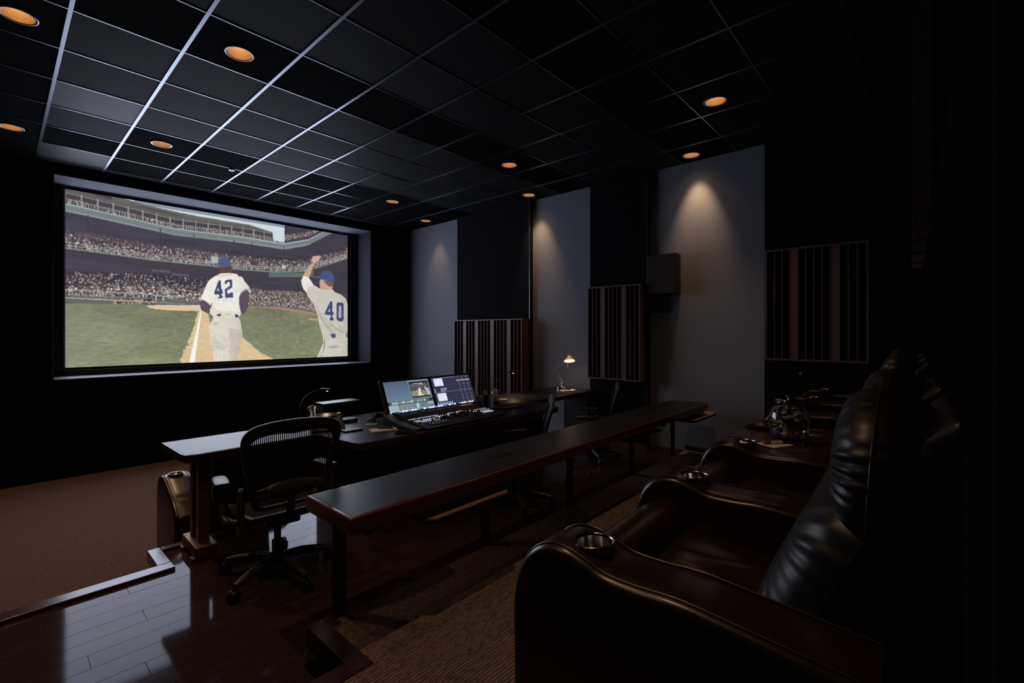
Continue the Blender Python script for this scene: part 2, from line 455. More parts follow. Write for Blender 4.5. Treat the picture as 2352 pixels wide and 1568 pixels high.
for j in range(len(ys) - 1):
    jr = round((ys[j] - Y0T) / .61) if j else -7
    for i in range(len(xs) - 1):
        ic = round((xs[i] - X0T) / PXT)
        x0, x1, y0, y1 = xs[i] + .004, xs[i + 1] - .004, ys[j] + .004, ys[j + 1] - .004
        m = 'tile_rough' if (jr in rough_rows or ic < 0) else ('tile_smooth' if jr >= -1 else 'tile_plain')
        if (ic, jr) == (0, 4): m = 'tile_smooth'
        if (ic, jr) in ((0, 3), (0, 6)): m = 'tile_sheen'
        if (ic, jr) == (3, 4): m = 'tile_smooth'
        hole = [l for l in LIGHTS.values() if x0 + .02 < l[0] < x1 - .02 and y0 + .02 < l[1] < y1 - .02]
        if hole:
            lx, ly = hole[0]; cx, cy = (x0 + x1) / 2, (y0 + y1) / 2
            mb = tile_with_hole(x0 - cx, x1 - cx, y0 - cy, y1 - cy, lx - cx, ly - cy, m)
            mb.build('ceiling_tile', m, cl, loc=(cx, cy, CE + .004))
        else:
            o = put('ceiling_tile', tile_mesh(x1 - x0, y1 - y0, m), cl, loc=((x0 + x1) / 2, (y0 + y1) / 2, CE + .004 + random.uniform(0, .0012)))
            o.rotation_euler = (random.uniform(-.0012, .0012), random.uniform(-.0012, .0012), 0)
for x in xs[1:-1]:
    MB().box(-.012, .012, -.4, YF, -.0035, .004).build('main_tee', 'tee', cl, loc=(x, 0, CE))
for y in ys[1:-1]:
    MB().box(XL, XR, -.0055, .0055, -.001, .004).build('cross_tee', 'tee', cl, loc=(0, y, CE))

# recessed downlights
LAB = {'a': 'amber recessed downlight large in the dark tile row, nearest to the top left',
       'b': 'amber recessed downlight with pale ring above the middle of the projection screen',
       'c': 'amber recessed downlight cut by the upper left corner of the picture',
       'd': 'amber recessed downlight at the left edge, nearest the black front wall corner',
       'e': 'small amber downlight in the ceiling above the right end of the screen',
       'f': 'small amber downlight close to the front right corner above the bluish wall panel',
       'g': 'amber downlight in the middle of the dark ceiling, left of the narrow scallop',
       'h': 'amber downlight against the right wall above the narrow light scallop',
       'i': 'bright amber downlight against the right wall above the widest light scallop',
       'j': 'amber downlight farthest right in the black ceiling, above and right of the widest scallop',
       'k': 'amber downlight over the step in front of the nearest recliner',
       'l': 'amber downlight by the left wall over the wood floor'}
ring = MB().lathe([(.100, -.0015), (.101, -.006), (.094, -.0085), (.084, -.006), (.083, -.001)], n=40, close=True).mesh('trim_ring'); ring.materials.append(MATS['lamp_trim'])
cone = MB().lathe([(.083, -.004), (.081, .015), (.076, .040), (.068, .064), (.058, .082)], n=40)
cone.f = [f for f in cone.f if len(f) == 4]; cone = cone.mesh('reflector'); cone.materials.append(MATS['lamp_cone'])
bulb = MB().lathe([(.0, .060), (.022, .062), (.042, .070), (.056, .082)], n=32)
bulb.f = [f for f in bulb.f if len(f) == 4]; bulb = bulb.mesh('bulb'); bulb.materials.append(MATS['bulb'])
for me in (ring, cone, bulb): me.polygons.foreach_set('use_smooth', [True] * len(me.polygons))
POW = {'a': .22, 'b': 1.9, 'c': 2.1, 'd': 1.9, 'e': .6, 'f': .22, 'g': .28, 'h': .55, 'i': .6, 'j': .9, 'k': 1.35, 'l': .45}
for kx, (lx, ly) in LIGHTS.items():
    t = thing('recessed_downlight', LAB[kx], 'ceiling light', (lx, ly, CE + .003), 0, 'recessed downlights')
    put('trim_ring', ring, t); put('reflector', cone, t); put('bulb', bulb, t)
    sd = bpy.data.lights.new('downlight_beam', 'SPOT'); sd.energy = SPOT_W * POW[kx]; sd.color = WARM
    sd.spot_size = math.radians(104); sd.spot_blend = 1.0; sd.shadow_soft_size = .035
    so = bpy.data.objects.new('downlight_beam', sd); C.objects.link(so); so.parent = t; so.location = (0, 0, .03)
    if kx in 'fhi':     # lamps by the right wall: narrow reflector beam inside a faint wide one
        sd.energy *= .15
        s2 = bpy.data.lights.new('downlight_core', 'SPOT'); s2.energy = SPOT_W * POW[kx] * 3.3; s2.color = WARM
        s2.spot_size = math.radians(50); s2.spot_blend = 1.0; s2.shadow_soft_size = .03
        o2 = bpy.data.objects.new('downlight_core', s2); C.objects.link(o2); o2.parent = t; o2.location = (0, 0, .03); o2.rotation_euler = (0, -.27, 0)
# sprinkler head in the front ceiling
sp = thing('sprinkler_head', 'small pale disc sprinkler cover in the ceiling in front of the screen', 'sprinkler', (2.07, 6.52, CE))
MB().lathe([(.0, -.016), (.034, -.014), (.036, -.004), (.02, .004)], n=24).build('cover_plate', 'lamp_trim', sp, smooth=True)
MB().lathe([(.018, -.022), (.0, -.024)], n=16).build('deflector', 'lamp_trim', sp)

# ================================================================== PICTURES ON SCREENS
def picture(name, img, parent, origin, ex, ey, strength=1.0):
    # img: rows top to bottom, linear rgb. A flat mesh whose colour attribute is the shown picture.
    h, w, _ = img.shape
    u = np.linspace(0, 1, w); v = np.linspace(0, 1, h)
    U, V = np.meshgrid(u, v)
    P = np.array(origin)[None, None] + U[..., None] * np.array(ex) + (1 - V[..., None]) * np.array(ey)
    idx = np.arange(w * h).reshape(h, w)
    q = np.stack([idx[1:, :-1], idx[1:, 1:], idx[:-1, 1:], idx[:-1, :-1]], -1).reshape(-1, 4)
    me = bpy.data.meshes.new(name)
    me.vertices.add(w * h); me.vertices.foreach_set('co', P.reshape(-1).astype(np.float32))
    me.loops.add(q.size); me.loops.foreach_set('vertex_index', q.reshape(-1).astype(np.int32))
    me.polygons.add(len(q)); me.polygons.foreach_set('loop_start', np.arange(0, q.size, 4, dtype=np.int32))
    me.update(calc_edges=True)
    at = me.color_attributes.new('shown', 'FLOAT_COLOR', 'POINT')
    rgba = np.ones((h * w, 4), np.float32); rgba[:, :3] = img.reshape(-1, 3)
    at.data.foreach_set('color', rgba.reshape(-1))
    m = bpy.data.materials.new(name + '_light'); m.use_nodes = True
    nt = m.node_tree; nt.nodes.clear()
    a = nt.nodes.new('ShaderNodeVertexColor'); a.layer_name = 'shown'
    e = nt.nodes.new('ShaderNodeEmission'); e.inputs[1].default_value = strength
    o = nt.nodes.new('ShaderNodeOutputMaterial')
    nt.links.new(a.outputs[0], e.inputs[0]); nt.links.new(e.outputs[0], o.inputs[0])
    m.cycles.emission_sampling = 'NONE' if w > 300 else 'AUTO'
    me.materials.append(m)
    ob = bpy.data.objects.new(name, me); C.objects.link(ob); ob.parent = parent
    return ob

def lin(c):
    c = np.array(c, float) / 255.0
    return np.where(c <= .04045, c / 12.92, ((c + .055) / 1.055) ** 2.4)

class Canvas:
    def __init__(s, w, h, W, H):
        s.w, s.h, s.W, s.H = w, h, W, H            # pixels, and the coordinate range
        s.a = np.zeros((h, w, 3))
        s.X, s.Y = np.meshgrid((np.arange(w)) / (w - 1) * W, (np.arange(h)) / (h - 1) * H)
        s.rng = np.random.default_rng(7)
    def mask(s, poly):
        X, Y = s.X, s.Y; m = np.zeros(X.shape, bool); n = len(poly)
        for i in range(n):
            x1, y1 = poly[i]; x2, y2 = poly[(i + 1) % n]
            if y1 == y2: continue
            c = ((y1 > Y) != (y2 > Y)) & (X < (x2 - x1) * (Y - y1) / (y2 - y1) + x1)
            m ^= c
        return m
    def fill(s, poly, col, k=1.0, noise=0.0):
        m = poly if isinstance(poly, np.ndarray) else s.mask(poly)
        c = lin(col)
        n = 1 + noise * s.rng.standard_normal(m.sum())[:, None] if noise else 1
        s.a[m] = s.a[m] * (1 - k) + c * n * k
    def line(s, pts, wd, col, k=1.0, only=None):
        for (a, b) in zip(pts[:-1], pts[1:]):
            a = np.array(a, float); b = np.array(b, float); d = b - a; L = max(np.hypot(*d), 1e-6)
            lo = np.minimum(a, b) - wd; hi = np.maximum(a, b) + wd
            i0, i1 = max(0, int(lo[0] / s.W * (s.w - 1))), min(s.w, int(hi[0] / s.W * (s.w - 1)) + 2)
            j0, j1 = max(0, int(lo[1] / s.H * (s.h - 1))), min(s.h, int(hi[1] / s.H * (s.h - 1)) + 2)
            if i1 <= i0 or j1 <= j0: continue
            X, Y = s.X[j0:j1, i0:i1], s.Y[j0:j1, i0:i1]
            t = np.clip(((X - a[0]) * d[0] + (Y - a[1]) * d[1]) / L ** 2, 0, 1)
            m = np.hypot(X - a[0] - t * d[0], Y - a[1] - t * d[1]) < wd / 2
            if only is not None: m &= only[j0:j1, i0:i1]
            w_ = s.a[j0:j1, i0:i1]; w_[m] = w_[m] * (1 - k) + lin(col) * k
    def rect(s, x0, y0, x1, y1, col, k=1.0, noise=0):
        s.fill((s.X >= x0) & (s.X < x1) & (s.Y >= y0) & (s.Y < y1), col, k, noise)
    def crowd(s, poly, cols, dens, sz, dim=None, fade=0):
        m = s.mask(poly); ys_, xs_ = np.nonzero(m)
        if not len(ys_): return
        if fade:      # thinner toward the back rows, under the roof
            top_ = np.full(s.w, 10 ** 6); np.minimum.at(top_, xs_, ys_); bot_ = np.zeros(s.w); np.maximum.at(bot_, xs_, ys_)
            t_ = (ys_ - top_[xs_]) / np.maximum(1, bot_[xs_] - top_[xs_])
            kp = s.rng.random(len(ys_)) < fade + (1 - fade) * t_ ** 1.3; ys_, xs_ = ys_[kp], xs_[kp]
        n = int(len(ys_) * dens); pick = s.rng.integers(0, len(ys_), n)
        C_ = np.array([lin(c) for c in cols])
        for p in np.sort(pick):
            y, x = ys_[p], xs_[p]; c = C_[s.rng.integers(len(C_))] * s.rng.uniform(.5, 1.25)
            hh = sz + s.rng.integers(0, 2)
            s.a[y:y + hh, x:x + max(1, sz - 1 + s.rng.integers(0, 2))] = c
            if y > 0: s.a[y - 1, x] = lin((160, 132, 116)) * s.rng.uniform(.4, 1)
        if dim is not None: s.a[m] *= dim
    def blur(s, n=1):
        for _ in range(n):
            a = np.pad(s.a, ((1, 1), (1, 1), (0, 0)), 'edge')
            s.a = (4 * a[1:-1, 1:-1] + 1.0 * (a[:-2, 1:-1] + a[2:, 1:-1] + a[1:-1, :-2] + a[1:-1, 2:])) / 8
    def smooth_noise(s, gx, gy):
        g = s.rng.standard_normal((gy + 2, gx + 2))
        xi = np.clip(s.X / s.W * gx, 0, gx); yi = np.clip(s.Y / s.H * gy, 0, gy)
        x0 = xi.astype(int); y0 = yi.astype(int); fx = xi - x0; fy = yi - y0
        fx = fx * fx * (3 - 2 * fx); fy = fy * fy * (3 - 2 * fy)
        return (g[y0, x0] * (1 - fx) + g[y0, x0 + 1] * fx) * (1 - fy) + (g[y0 + 1, x0] * (1 - fx) + g[y0 + 1, x0 + 1] * fx) * fy

POLY = dict(
    sky='151,0 236,-26 411,-13 381,-2 700,-3 700,130 653,126 650,67 559,39 381,36 307,30 212,17',
    roof='116,-5 151,0 212,17 307,30 381,36 559,39 650,67 652,96 649,77 559,49 381,60 240,35 116,21',
    fascia='-1,79 111,100 240,126 297,137 411,134 523,129 699,136 809,76 875,1 1007,-129 1007,-85 901,21 800,132 699,183 523,176 411,170 307,176 201,158 -1,127',
    faslite='-1,79 111,100 240,126 297,137 411,134 523,129 699,136 809,76 875,1 875,9 809,85 699,146 523,138 411,141 297,144 240,132 111,106 -1,87',
    rail2='-1,296 133,310 240,322 411,322 498,328 654,321 794,291 1003,143',
    deck2='-1,326 133,337 240,349 411,350 498,358 654,353 794,325 1003,182',
    crowd2='-1,266 59,269 133,273 240,278 411,278 498,279 654,286 794,255 1003,93 1003,176 794,320 654,348 498,353 411,345 240,345 133,333 -1,322',
    upcrowd='-1,55 111,74 240,98 411,105 523,101 650,101 650,131 523,129 411,134 240,126 111,100 -1,79',
    upcrowd2='702,63 809,50 862,4 809,76 702,133',
    box='635,363 781,342 830,316 830,358 781,376 635,400',
    crowd1='0,461 244,437 411,453 385,432 385,505 411,487 364,594 278,585 263,571 116,585 0,591',
    crowd1b='0,538 273,513 385,533 385,593 308,599 278,585 263,571 116,585 0,591',
    crowd3='559,484 633,492 766,488 837,529 837,633 787,615 681,605 553,603',
    crowd3b='559,528 776,535 837,572 837,633 787,615 681,605 553,603',
    wallL='0,597 118,589 234,585 385,595 385,620 212,634 0,638',
    dugout='118,589 237,587 237,621 118,630',
    dugin='123,600 235,595 235,621 123,628',
    wallR='553,605 681,606 787,617 841,638 841,667 787,636 681,615 553,619',
    grassT='0,639 118,634 212,635 377,623 553,628 633,625 731,645 845,670',
    clay='553,618 681,615 787,635 845,653 845,671 731,645 633,625 553,628',
    circle='214,637 244,631 396,621 396,660 283,663 240,657 221,650',
    mound='804,701 819,694 852,695 852,712 819,709',
    path='377,652 385,644 409,679 413,731 532,837 559,881 602,950 652,996 659,1011 314,1006 323,957 335,887 351,817 364,737',
    line='383,654 386,654 362,1010 344,1008',
    cap='444,334 445,315 450,298 459,289 467,286 477,289 484,299 488,320 490,345 475,351 459,358 444,364',
    head='446,363 490,345 491,379 489,394 453,401 449,396 446,376',
    arml='383,588 399,594 411,611 417,624 421,626 415,660 414,678 399,669 386,657 381,634 381,608',
    armr='527,520 545,499 555,506 557,534 553,584 551,617 542,664 533,674 527,668 522,646 518,597 518,554',
    shirt='407,466 414,449 431,423 452,401 487,392 511,397 517,412 530,413 539,442 557,481 562,508 561,528 553,505 545,503 527,527 519,554 518,598 523,646 526,668 521,690 504,677 481,675 453,679 426,696 413,673 415,647 421,618 423,597 415,624 402,599 391,589 383,588 385,567 394,524 402,487',
    pants='427,694 437,680 515,676 519,709 525,728 526,766 532,809 532,831 519,869 524,907 522,940 512,967 515,1021 429,1014 423,919 417,856 410,799 410,767 418,736',
    pshade='480,772 504,777 527,782 532,831 519,869 524,907 522,940 512,967 515,1021 485,1019 492,955 482,938 484,869',
    pshade2='418,825 440,857 464,889 482,874 481,906 459,926 431,904 421,867',
    pshade3='422,757 431,738 450,736 431,746',
    sshade='421,618 431,641 459,660 492,653 515,663 504,674 453,679 426,696 413,673 415,647',
    beltl='438,678 452,674 452,694 437,691',
    beltr='502,675 515,678 517,698 504,699',
    d4='444,450 452,448 454,507 458,505 459,539 454,541 455,550 459,552 459,566 444,574 444,561 447,558 446,545 430,548 429,531',
    d4h='443,499 445,520 438,521',
    d2='466,471 466,454 471,442 489,436 494,443 494,483 492,493 475,515 475,536 487,532 487,526 496,525 497,560 468,568 466,511 468,503 484,482 484,455 475,457 475,469',
    st1='383,585 393,585 404,597 417,620 415,624 403,601 392,591 383,588',
    st2='519,549 527,516 542,494 557,495 560,501 545,502 528,525 520,554',
    col='440,415 453,416 473,411 492,394 493,398 473,415 453,420 440,419',
    fist='823,221 829,207 857,196 865,203 858,223 845,247 838,260 829,259 823,245',
    fore='822,260 838,260 827,293 818,337 809,375 795,377 783,366 793,329 809,290',
    slv='784,366 806,372 820,404 831,433 804,454 797,496 784,469 777,439 773,404',
    sh40='802,436 827,427 860,456 887,459 906,449 925,458 933,476 965,492 989,522 1000,566 1003,624 999,701 1002,766 996,811 933,811 872,820 860,755 849,670 831,579 806,532 797,494',
    hd40='860,395 866,379 927,395 921,452 894,463 864,464 860,429',
    hair40='877,389 928,396 925,430 906,436 887,410',
    cap40='845,381 860,366 866,332 875,314 900,308 921,324 930,351 929,399 910,396 872,383 860,378',
    pan40='875,853 941,846 1005,844 1005,1015 843,1019 853,971 866,928 877,892',
    belt40='873,820 910,812 993,808 994,840 965,859 921,852 875,856',
    bk40='910,815 936,814 939,836 936,847 921,847',
    bk40b='990,808 994,807 995,840 991,843',
    e4='912,551 921,552 922,638 928,639 928,661 922,663 922,682 928,685 928,705 908,706 908,689 912,686 912,664 887,663 883,649',
    e4h='908,606 910,636 899,637',
    e0='947,557 975,558 980,574 979,699 971,715 953,713 943,694 942,570',
    e0h='955,585 967,588 967,677 961,687 953,681',
    f1='842,572 872,675 902,755 933,811 921,811 887,755 857,675',
    f2='872,644 902,717 949,773 993,805 965,805 925,767 887,705',
    seam40='883,861 886,861 883,923 870,990 864,1014 861,1014 872,978 880,916',
    pock40='892,917 925,910 961,916 941,931 910,931',
)
POLY = {k: [tuple(map(float, p.split(','))) for p in v.split()] for k, v in POLY.items()}

def along(pl, n):
    # n points evenly along a polyline
    P = np.array(pl); d = np.r_[0, np.cumsum(np.hypot(*np.diff(P, axis=0).T))]
    t = np.linspace(0, d[-1], n); return np.c_[np.interp(t, d, P[:, 0]), np.interp(t, d, P[:, 1])]

def baseball(w, h, detail=True):
    cv = Canvas(w, h, 1000.0, 1000.0); Q = POLY; X, Y = cv.X, cv.Y
    f = w / 640.0
    cv.fill(np.ones_like(X, bool), (66, 62, 74))
    cv.a *= (1 + .10 * cv.smooth_noise(14, 60))[..., None] * np.clip(1.12 - .18 * (X / 1000), .8, 1.2)[..., None]
    sky = cv.mask(Q['sky'] + [(700, -60), (151, -60)]); cv.fill(cv.mask(Q['sky']) | (sky & (Y < 60)), (205, 220, 226))
    cv.fill((X > 700) & (Y < 110) & (X < 880), (64, 60, 72))
    cv.fill(Q['roof'], (112, 108, 100))
    warm = [(210, 190, 170), (150, 105, 90), (225, 220, 215), (120, 70, 60), (70, 60, 66), (190, 150, 120)]
    top = np.array(Q['fascia'][:8])
    if detail:
        # top deck: posts, truss, rail and a thin row of people
        up = [(x, y) for x, y in top[:7]]
        A = along(up, 26)
        cv.fill(up + [(x, y - 62) for x, y in up[::-1]], (70, 66, 74))
        cv.fill([(x, y - 58) for x, y in up] + [(x, y - 84) for x, y in up[::-1]], (104, 100, 96), .8)
        cv.crowd([(x, y - 34) for x, y in up] + [(x, y - 4) for x, y in up[::-1]], warm, .045, max(1, round(2 * f)))
        cv.line([(x, y - 26) for x, y in A], 2.2, (176, 172, 170))
        for q in along(up, 96): cv.line([(q[0], q[1] - 26), (q[0], q[1])], 1.8, (170, 168, 166), .8)
        for q in along(up, 18): cv.line([(q[0], q[1] - 66), (q[0], q[1])], 3.4, (150, 150, 142))
        cv.line([(x, y - 58) for x, y in A], 3.0, (150, 150, 138))
        cv.fill(cv.mask(Q['sky']), (205, 220, 226))
        cv.fill([(250, -5), (400, 4), (560, 22), (650, 52), (700, 50), (700, -30), (250, -30)], (206, 222, 228))
        cv.fill((Y < 20) & (X > 180) & (X < 700), (104, 112, 138), .75)
        cv.fill(Q['roof'], (104, 100, 94))
        r2 = [(702, 118), (809, 56), (875, -20)]
        cv.crowd([(702, 70), (800, 20), (860, -10), (809, 56), (702, 112)], warm, .16, max(1, round(2 * f)))
        cv.line([(a, b - 22) for a, b in r2], 2.2, (150, 146, 150))
        for q in along(r2, 22): cv.line([(q[0], q[1] - 22), (q[0], q[1])], 1.6, (150, 146, 150), .7)
    cv.fill(Q['fascia'], (118, 130, 128))
    cv.fill(Q['faslite'], (166, 176, 180))
    if detail:
        mid = [(a[0], a[1] + 30) for a in top]; cv.line(mid, 3, (92, 104, 104), .8)
        cv.fill([(a[0], a[1] + 32) for a in top] + [(a[0], a[1] + 46) for a in top[::-1]], (146, 156, 160), .6)
        # posts under the upper deck
        for x0, y0, y1 in ((255, 150, 320), (360, 158, 330), (500, 160, 340), (566, 165, 345), (700, 165, 340), (800, 120, 300), (55, 130, 250)):
            cv.line([(x0, y0), (x0, y1)], 4, (60, 56, 66), .8)
    lo = [(150, 144, 142), (176, 160, 142), (196, 192, 188), (56, 54, 62), (120, 88, 80), (206, 206, 204), (80, 80, 90), (140, 126, 114), (64, 62, 72)]
    d2 = Q['deck2']
    cv.crowd([(a, b - 20) for a, b in Q['crowd2'][:8]] + Q['crowd2'][8:], lo, .20, max(1, round(2.4 * f)), fade=.15)
    cv.crowd([(a, b - 100 * (1 - .3 * a / 1000)) for a, b in d2] + [(a, b - 62) for a, b in d2[::-1]], [(80, 74, 84), (100, 92, 98), (120, 108, 108)], .10, max(1, round(2 * f)))
    cv.fill([(a, b) for a, b in d2] + [(a, b + 8) for a, b in d2[::-1]], (128, 142, 136))
    cv.fill([(a, b + 8) for a, b in d2] + [(a, b + 60) for a, b in d2[::-1]], (68, 62, 72), .85)
    if detail:
        for off in (28, 14): cv.line([(a, b - off) for a, b in d2], 2.0, (172, 172, 172))
        for q in along(d2, 40): cv.line([(q[0], q[1] - 28), (q[0], q[1])], 2.0, (172, 172, 172), .85)
        cv.rect(418, 288, 442, 332, (170, 182, 180)); cv.rect(690, 300, 706, 326, (190, 196, 196))
        cv.fill(Q['box'], (92, 112, 104)); cv.line([(742, 372), (860, 366)], 5, (130, 120, 118))
        for x0, y0 in ((230, 410), (292, 424)):
            for i in range(5): cv.rect(x0 + 11 * i, y0, x0 + 11 * i + 8, y0 + 14, (120, 114, 120), .6)
    mix = [(150, 140, 140), (110, 104, 112), (190, 178, 165), (84, 80, 92), (208, 205, 200), (120, 86, 80), (140, 130, 120)]
    cv.crowd(Q['crowd1'], mix, .13, max(1, round(2.4 * f)), dim=.72, fade=.3)
    cv.crowd(Q['crowd1b'], lo + [(216, 216, 212), (110, 52, 52), (40, 40, 48)], .17, max(2, round(3.2 * f)), fade=.5)
    cv.crowd(Q['crowd3'], mix, .15, max(1, round(3 * f)), dim=.72)
    cv.crowd(Q['crowd3b'], lo + [(200, 180, 120), (40, 40, 48)], .17, max(2, round(2.6 * f)), fade=.4)
    cv.fill(Q['wallL'], (104, 108, 106), .85)
    if detail:
        cv.line([(0, 562), (190, 566), (330, 575)], 4, (168, 170, 168)); cv.line([(0, 590), (190, 592)], 2.5, (150, 152, 150))
        for i in range(12): cv.line([(i * 17, 560), (i * 17, 606)], 2, (140, 142, 140), .8)
    cv.fill(Q['dugout'], (104, 124, 112)); cv.fill(Q['dugin'], (44, 46, 48))
    cv.crowd(Q['dugin'], [(150, 140, 140), (60, 60, 80), (180, 150, 130)], .10, max(1, round(3 * f)))
    if detail:
        for x0 in (302, 352): cv.line([(x0, 575), (x0, 606)], 3, (104, 124, 112))
        cv.rect(428, 560, 446, 606, (38, 38, 40)); cv.line([(446, 538), (446, 580)], 3, (140, 150, 146)); cv.line([(408, 560), (432, 536), (478, 540)], 3, (150, 160, 155))
        cv.rect(406, 568, 416, 606, (190, 190, 180)); cv.rect(478, 560, 488, 612, (200, 196, 190))
        for x0 in (240, 262): cv.rect(x0, 574, x0 + 20, 577, (200, 206, 206)); cv.rect(x0, 574, x0 + 3, 604, (200, 206, 206))
    cv.fill(Q['wallR'], (92, 116, 104))
    g = cv.mask(Q['grassT'] + [(1010, 700), (1010, 1010), (-10, 1010), (-10, 600)])
    n1 = cv.smooth_noise(70, 120); n2 = cv.smooth_noise(9, 12)
    base = lin((126, 131, 102))[None, None] * (1 + .10 * n1 + .07 * n2 + .05 * cv.rng.standard_normal(X.shape))[..., None]
    base = base * np.clip(.86 + .30 * (Y - 620) / 380, .75, 1.25)[..., None]
    base = base + np.clip(.05 * (1 - X / 260), 0, .04)[..., None] * np.array([.55, .62, .7])
    cv.a[g] = base[g]
    Xs, Ys = cv.X, cv.Y      # worn, ragged edges of the bare earth
    nA, nB = cv.smooth_noise(180, 150), cv.smooth_noise(120, 90)
    cv.X = Xs + (2.2 * nA + 1.5 * nB) * np.clip((Ys - 600) / 250, .2, 1); cv.Y = Ys + .8 * nB
    cv.fill(Q['clay'], (172, 130, 112)); cv.fill(Q['mound'], (198, 156, 116))
    cv.fill(Q['circle'], (224, 200, 164)); cv.fill([(0, 607), (190, 609), (340, 618), (0, 612)], (190, 180, 140))
    cv.fill(Q['path'], (220, 194, 154)); pm = cv.mask(Q['path']); cv.a[pm] *= (1 + .06 * n1 + .05 * cv.rng.standard_normal(X.shape))[pm][:, None]
    cv.X = Xs + .5 * nB; cv.Y = Ys
    cv.fill(Q['line'], (250, 246, 238)); cv.X, cv.Y = Xs, Ys
    if detail: cv.line([(345, 628), (470, 632)], 3, (244, 236, 220))
    # runner seen from behind
    CR, CR2, NAVY, SLV = (238, 236, 226), (206, 196, 180), (66, 72, 116), (92, 78, 90)
    cv.fill(Q['head'], (96, 66, 54)); cv.fill(Q['cap'], (80, 92, 132))
    cv.fill(Q['arml'], SLV); cv.fill(Q['armr'], SLV)
    cv.fill(Q['pants'], (222, 216, 204)); cv.fill(Q['pshade'], CR2); cv.fill(Q['pshade2'], (208, 202, 192)); cv.fill(Q['pshade3'], (176, 164, 148))
    cv.fill(Q['shirt'], CR); cv.fill(Q['sshade'], (220, 214, 198), .8)
    for k_ in ('st1', 'st2', 'col'): cv.fill(Q[k_], (110, 112, 136), .7)
    cv.fill(Q['beltl'], NAVY); cv.fill(Q['beltr'], NAVY)
    cv.fill(Q['d4'], NAVY); cv.fill(Q['d4h'], CR); cv.fill(Q['d2'], NAVY)
    # second man, fist raised
    GY = (204, 200, 188)
    cv.fill(Q['fore'], (204, 164, 138)); cv.fill(Q['fist'], (214, 172, 150))
    cv.fill(Q['sh40'], GY); cv.fill(Q['f1'], (176, 168, 154), .8); cv.fill(Q['f2'], (180, 172, 158), .8)
    cv.fill(Q['slv'], (232, 228, 218))
    cv.fill(Q['hd40'], (206, 164, 140)); cv.fill(Q['hair40'], (120, 90, 74)); cv.fill(Q['cap40'], (70, 86, 132))
    cv.fill(Q['pan40'], (208, 202, 192)); cv.fill(Q['belt40'], (200, 194, 186))
    for k_ in ('bk40', 'bk40b', 'seam40'): cv.fill(Q[k_], (70, 78, 118))
    cv.fill(Q['pock40'], (176, 168, 158))
    cv.fill(Q['e4'], NAVY); cv.fill(Q['e4h'], GY); cv.fill(Q['e0'], NAVY); cv.fill(Q['e0h'], (196, 192, 182))
    # soft cloth folds and shading drawn as strokes inside each figure
    def strokes(key, pts, col, wd, k=.5):
        cv.line(pts, wd, col, k, only=FM[key])
    FM = {k_: cv.mask(Q[k_]) for k_ in ('shirt', 'pants', 'sh40', 'pan40')}
    for key, sd, n, col in (('shirt', 5, 26, (206, 200, 186)), ('pants', 6, 30, (186, 176, 160)), ('sh40', 8, 36, (168, 160, 148)), ('pan40', 9, 20, (180, 172, 160))):
        P_ = np.array(Q[key]); x0_, y0_ = P_.min(0); x1_, y1_ = P_.max(0); rg = np.random.default_rng(sd)
        for i in range(n if detail else 0):
            ax_, ay_ = rg.uniform(x0_, x1_), rg.uniform(y0_ + (y1_ - y0_) * .25, y1_); an = rg.normal(1.15 if key != 'sh40' else .85, .35) * (1 if rg.random() < .75 else -1)
            L_ = rg.uniform(25, 80); pts_ = [(ax_ + math.cos(an) * t_ * L_ * .55 + 3 * math.sin(3 * t_), ay_ + math.sin(an) * t_ * L_) for t_ in (0, .33, .66, 1)]
            strokes(key, pts_, col, rg.uniform(2, 6), .28)
            strokes(key, [(a_ + 4, b_) for a_, b_ in pts_], (246, 244, 236), rg.uniform(1.5, 3.5), .18)
        m = cv.mask(Q[key]); t_ = np.clip((X - (x0_ + .62 * (x1_ - x0_))) / (.38 * (x1_ - x0_)), 0, 1)
        cv.a[m] *= (1 - .16 * t_ ** 1.5)[m][:, None]
    if detail:
        for k_, c_ in (('d4', NAVY), ('d2', NAVY)): cv.fill(Q[k_], c_, .85)
        cv.fill(Q['d4h'], CR, .8); cv.fill(Q['e4'], NAVY, .85); cv.fill(Q['e4h'], GY, .8); cv.fill(Q['e0'], NAVY, .85); cv.fill(Q['e0h'], (196, 192, 182), .8)
    fig = np.zeros_like(X, bool)
    for k_ in ('shirt', 'pants', 'sh40', 'pan40', 'slv'): fig |= cv.mask(Q[k_])
    fold = .5 * cv.smooth_noise(60, 34) + .5 * cv.smooth_noise(34, 60)
    cv.a[fig] *= (1 + .055 * fold)[fig][:, None]
    # veil of the projection: shadows never quite black
    cv.blur(1)
    cv.a = cv.a * .97 + lin((30, 28, 36)) * .35
    return cv.a

scr = thing('projection_screen', 'wide projection screen showing a baseball stadium and two players from behind', 'screen', (0, SY, 0))
fr = MB().box(.50, 4.97, .012, .05, 1.250, 3.790)
fr.build('screen_border', 'black_fabric', scr)
bz = MB()
for b in ((.515, SX0 - .012, 1.27, 3.78), (SX1 + .045, 4.955, 1.27, 3.78)): bz.box(b[0], b[1], -.03, .012, b[2], b[3])
for b in ((1.262, SZ0 - .03), (SZ1 + .03, 3.785)): bz.box(.515, 4.955, -.03, .012, b[0], b[1])
bz.build('mask_frame', 'black_metal', scr, bevel=.004)
picture('projected_picture', baseball(760, 432), scr, (SX0, 0, SZ0), (SX1 - SX0, 0, 0), (0, 0, SZ1 - SZ0), 1.0)

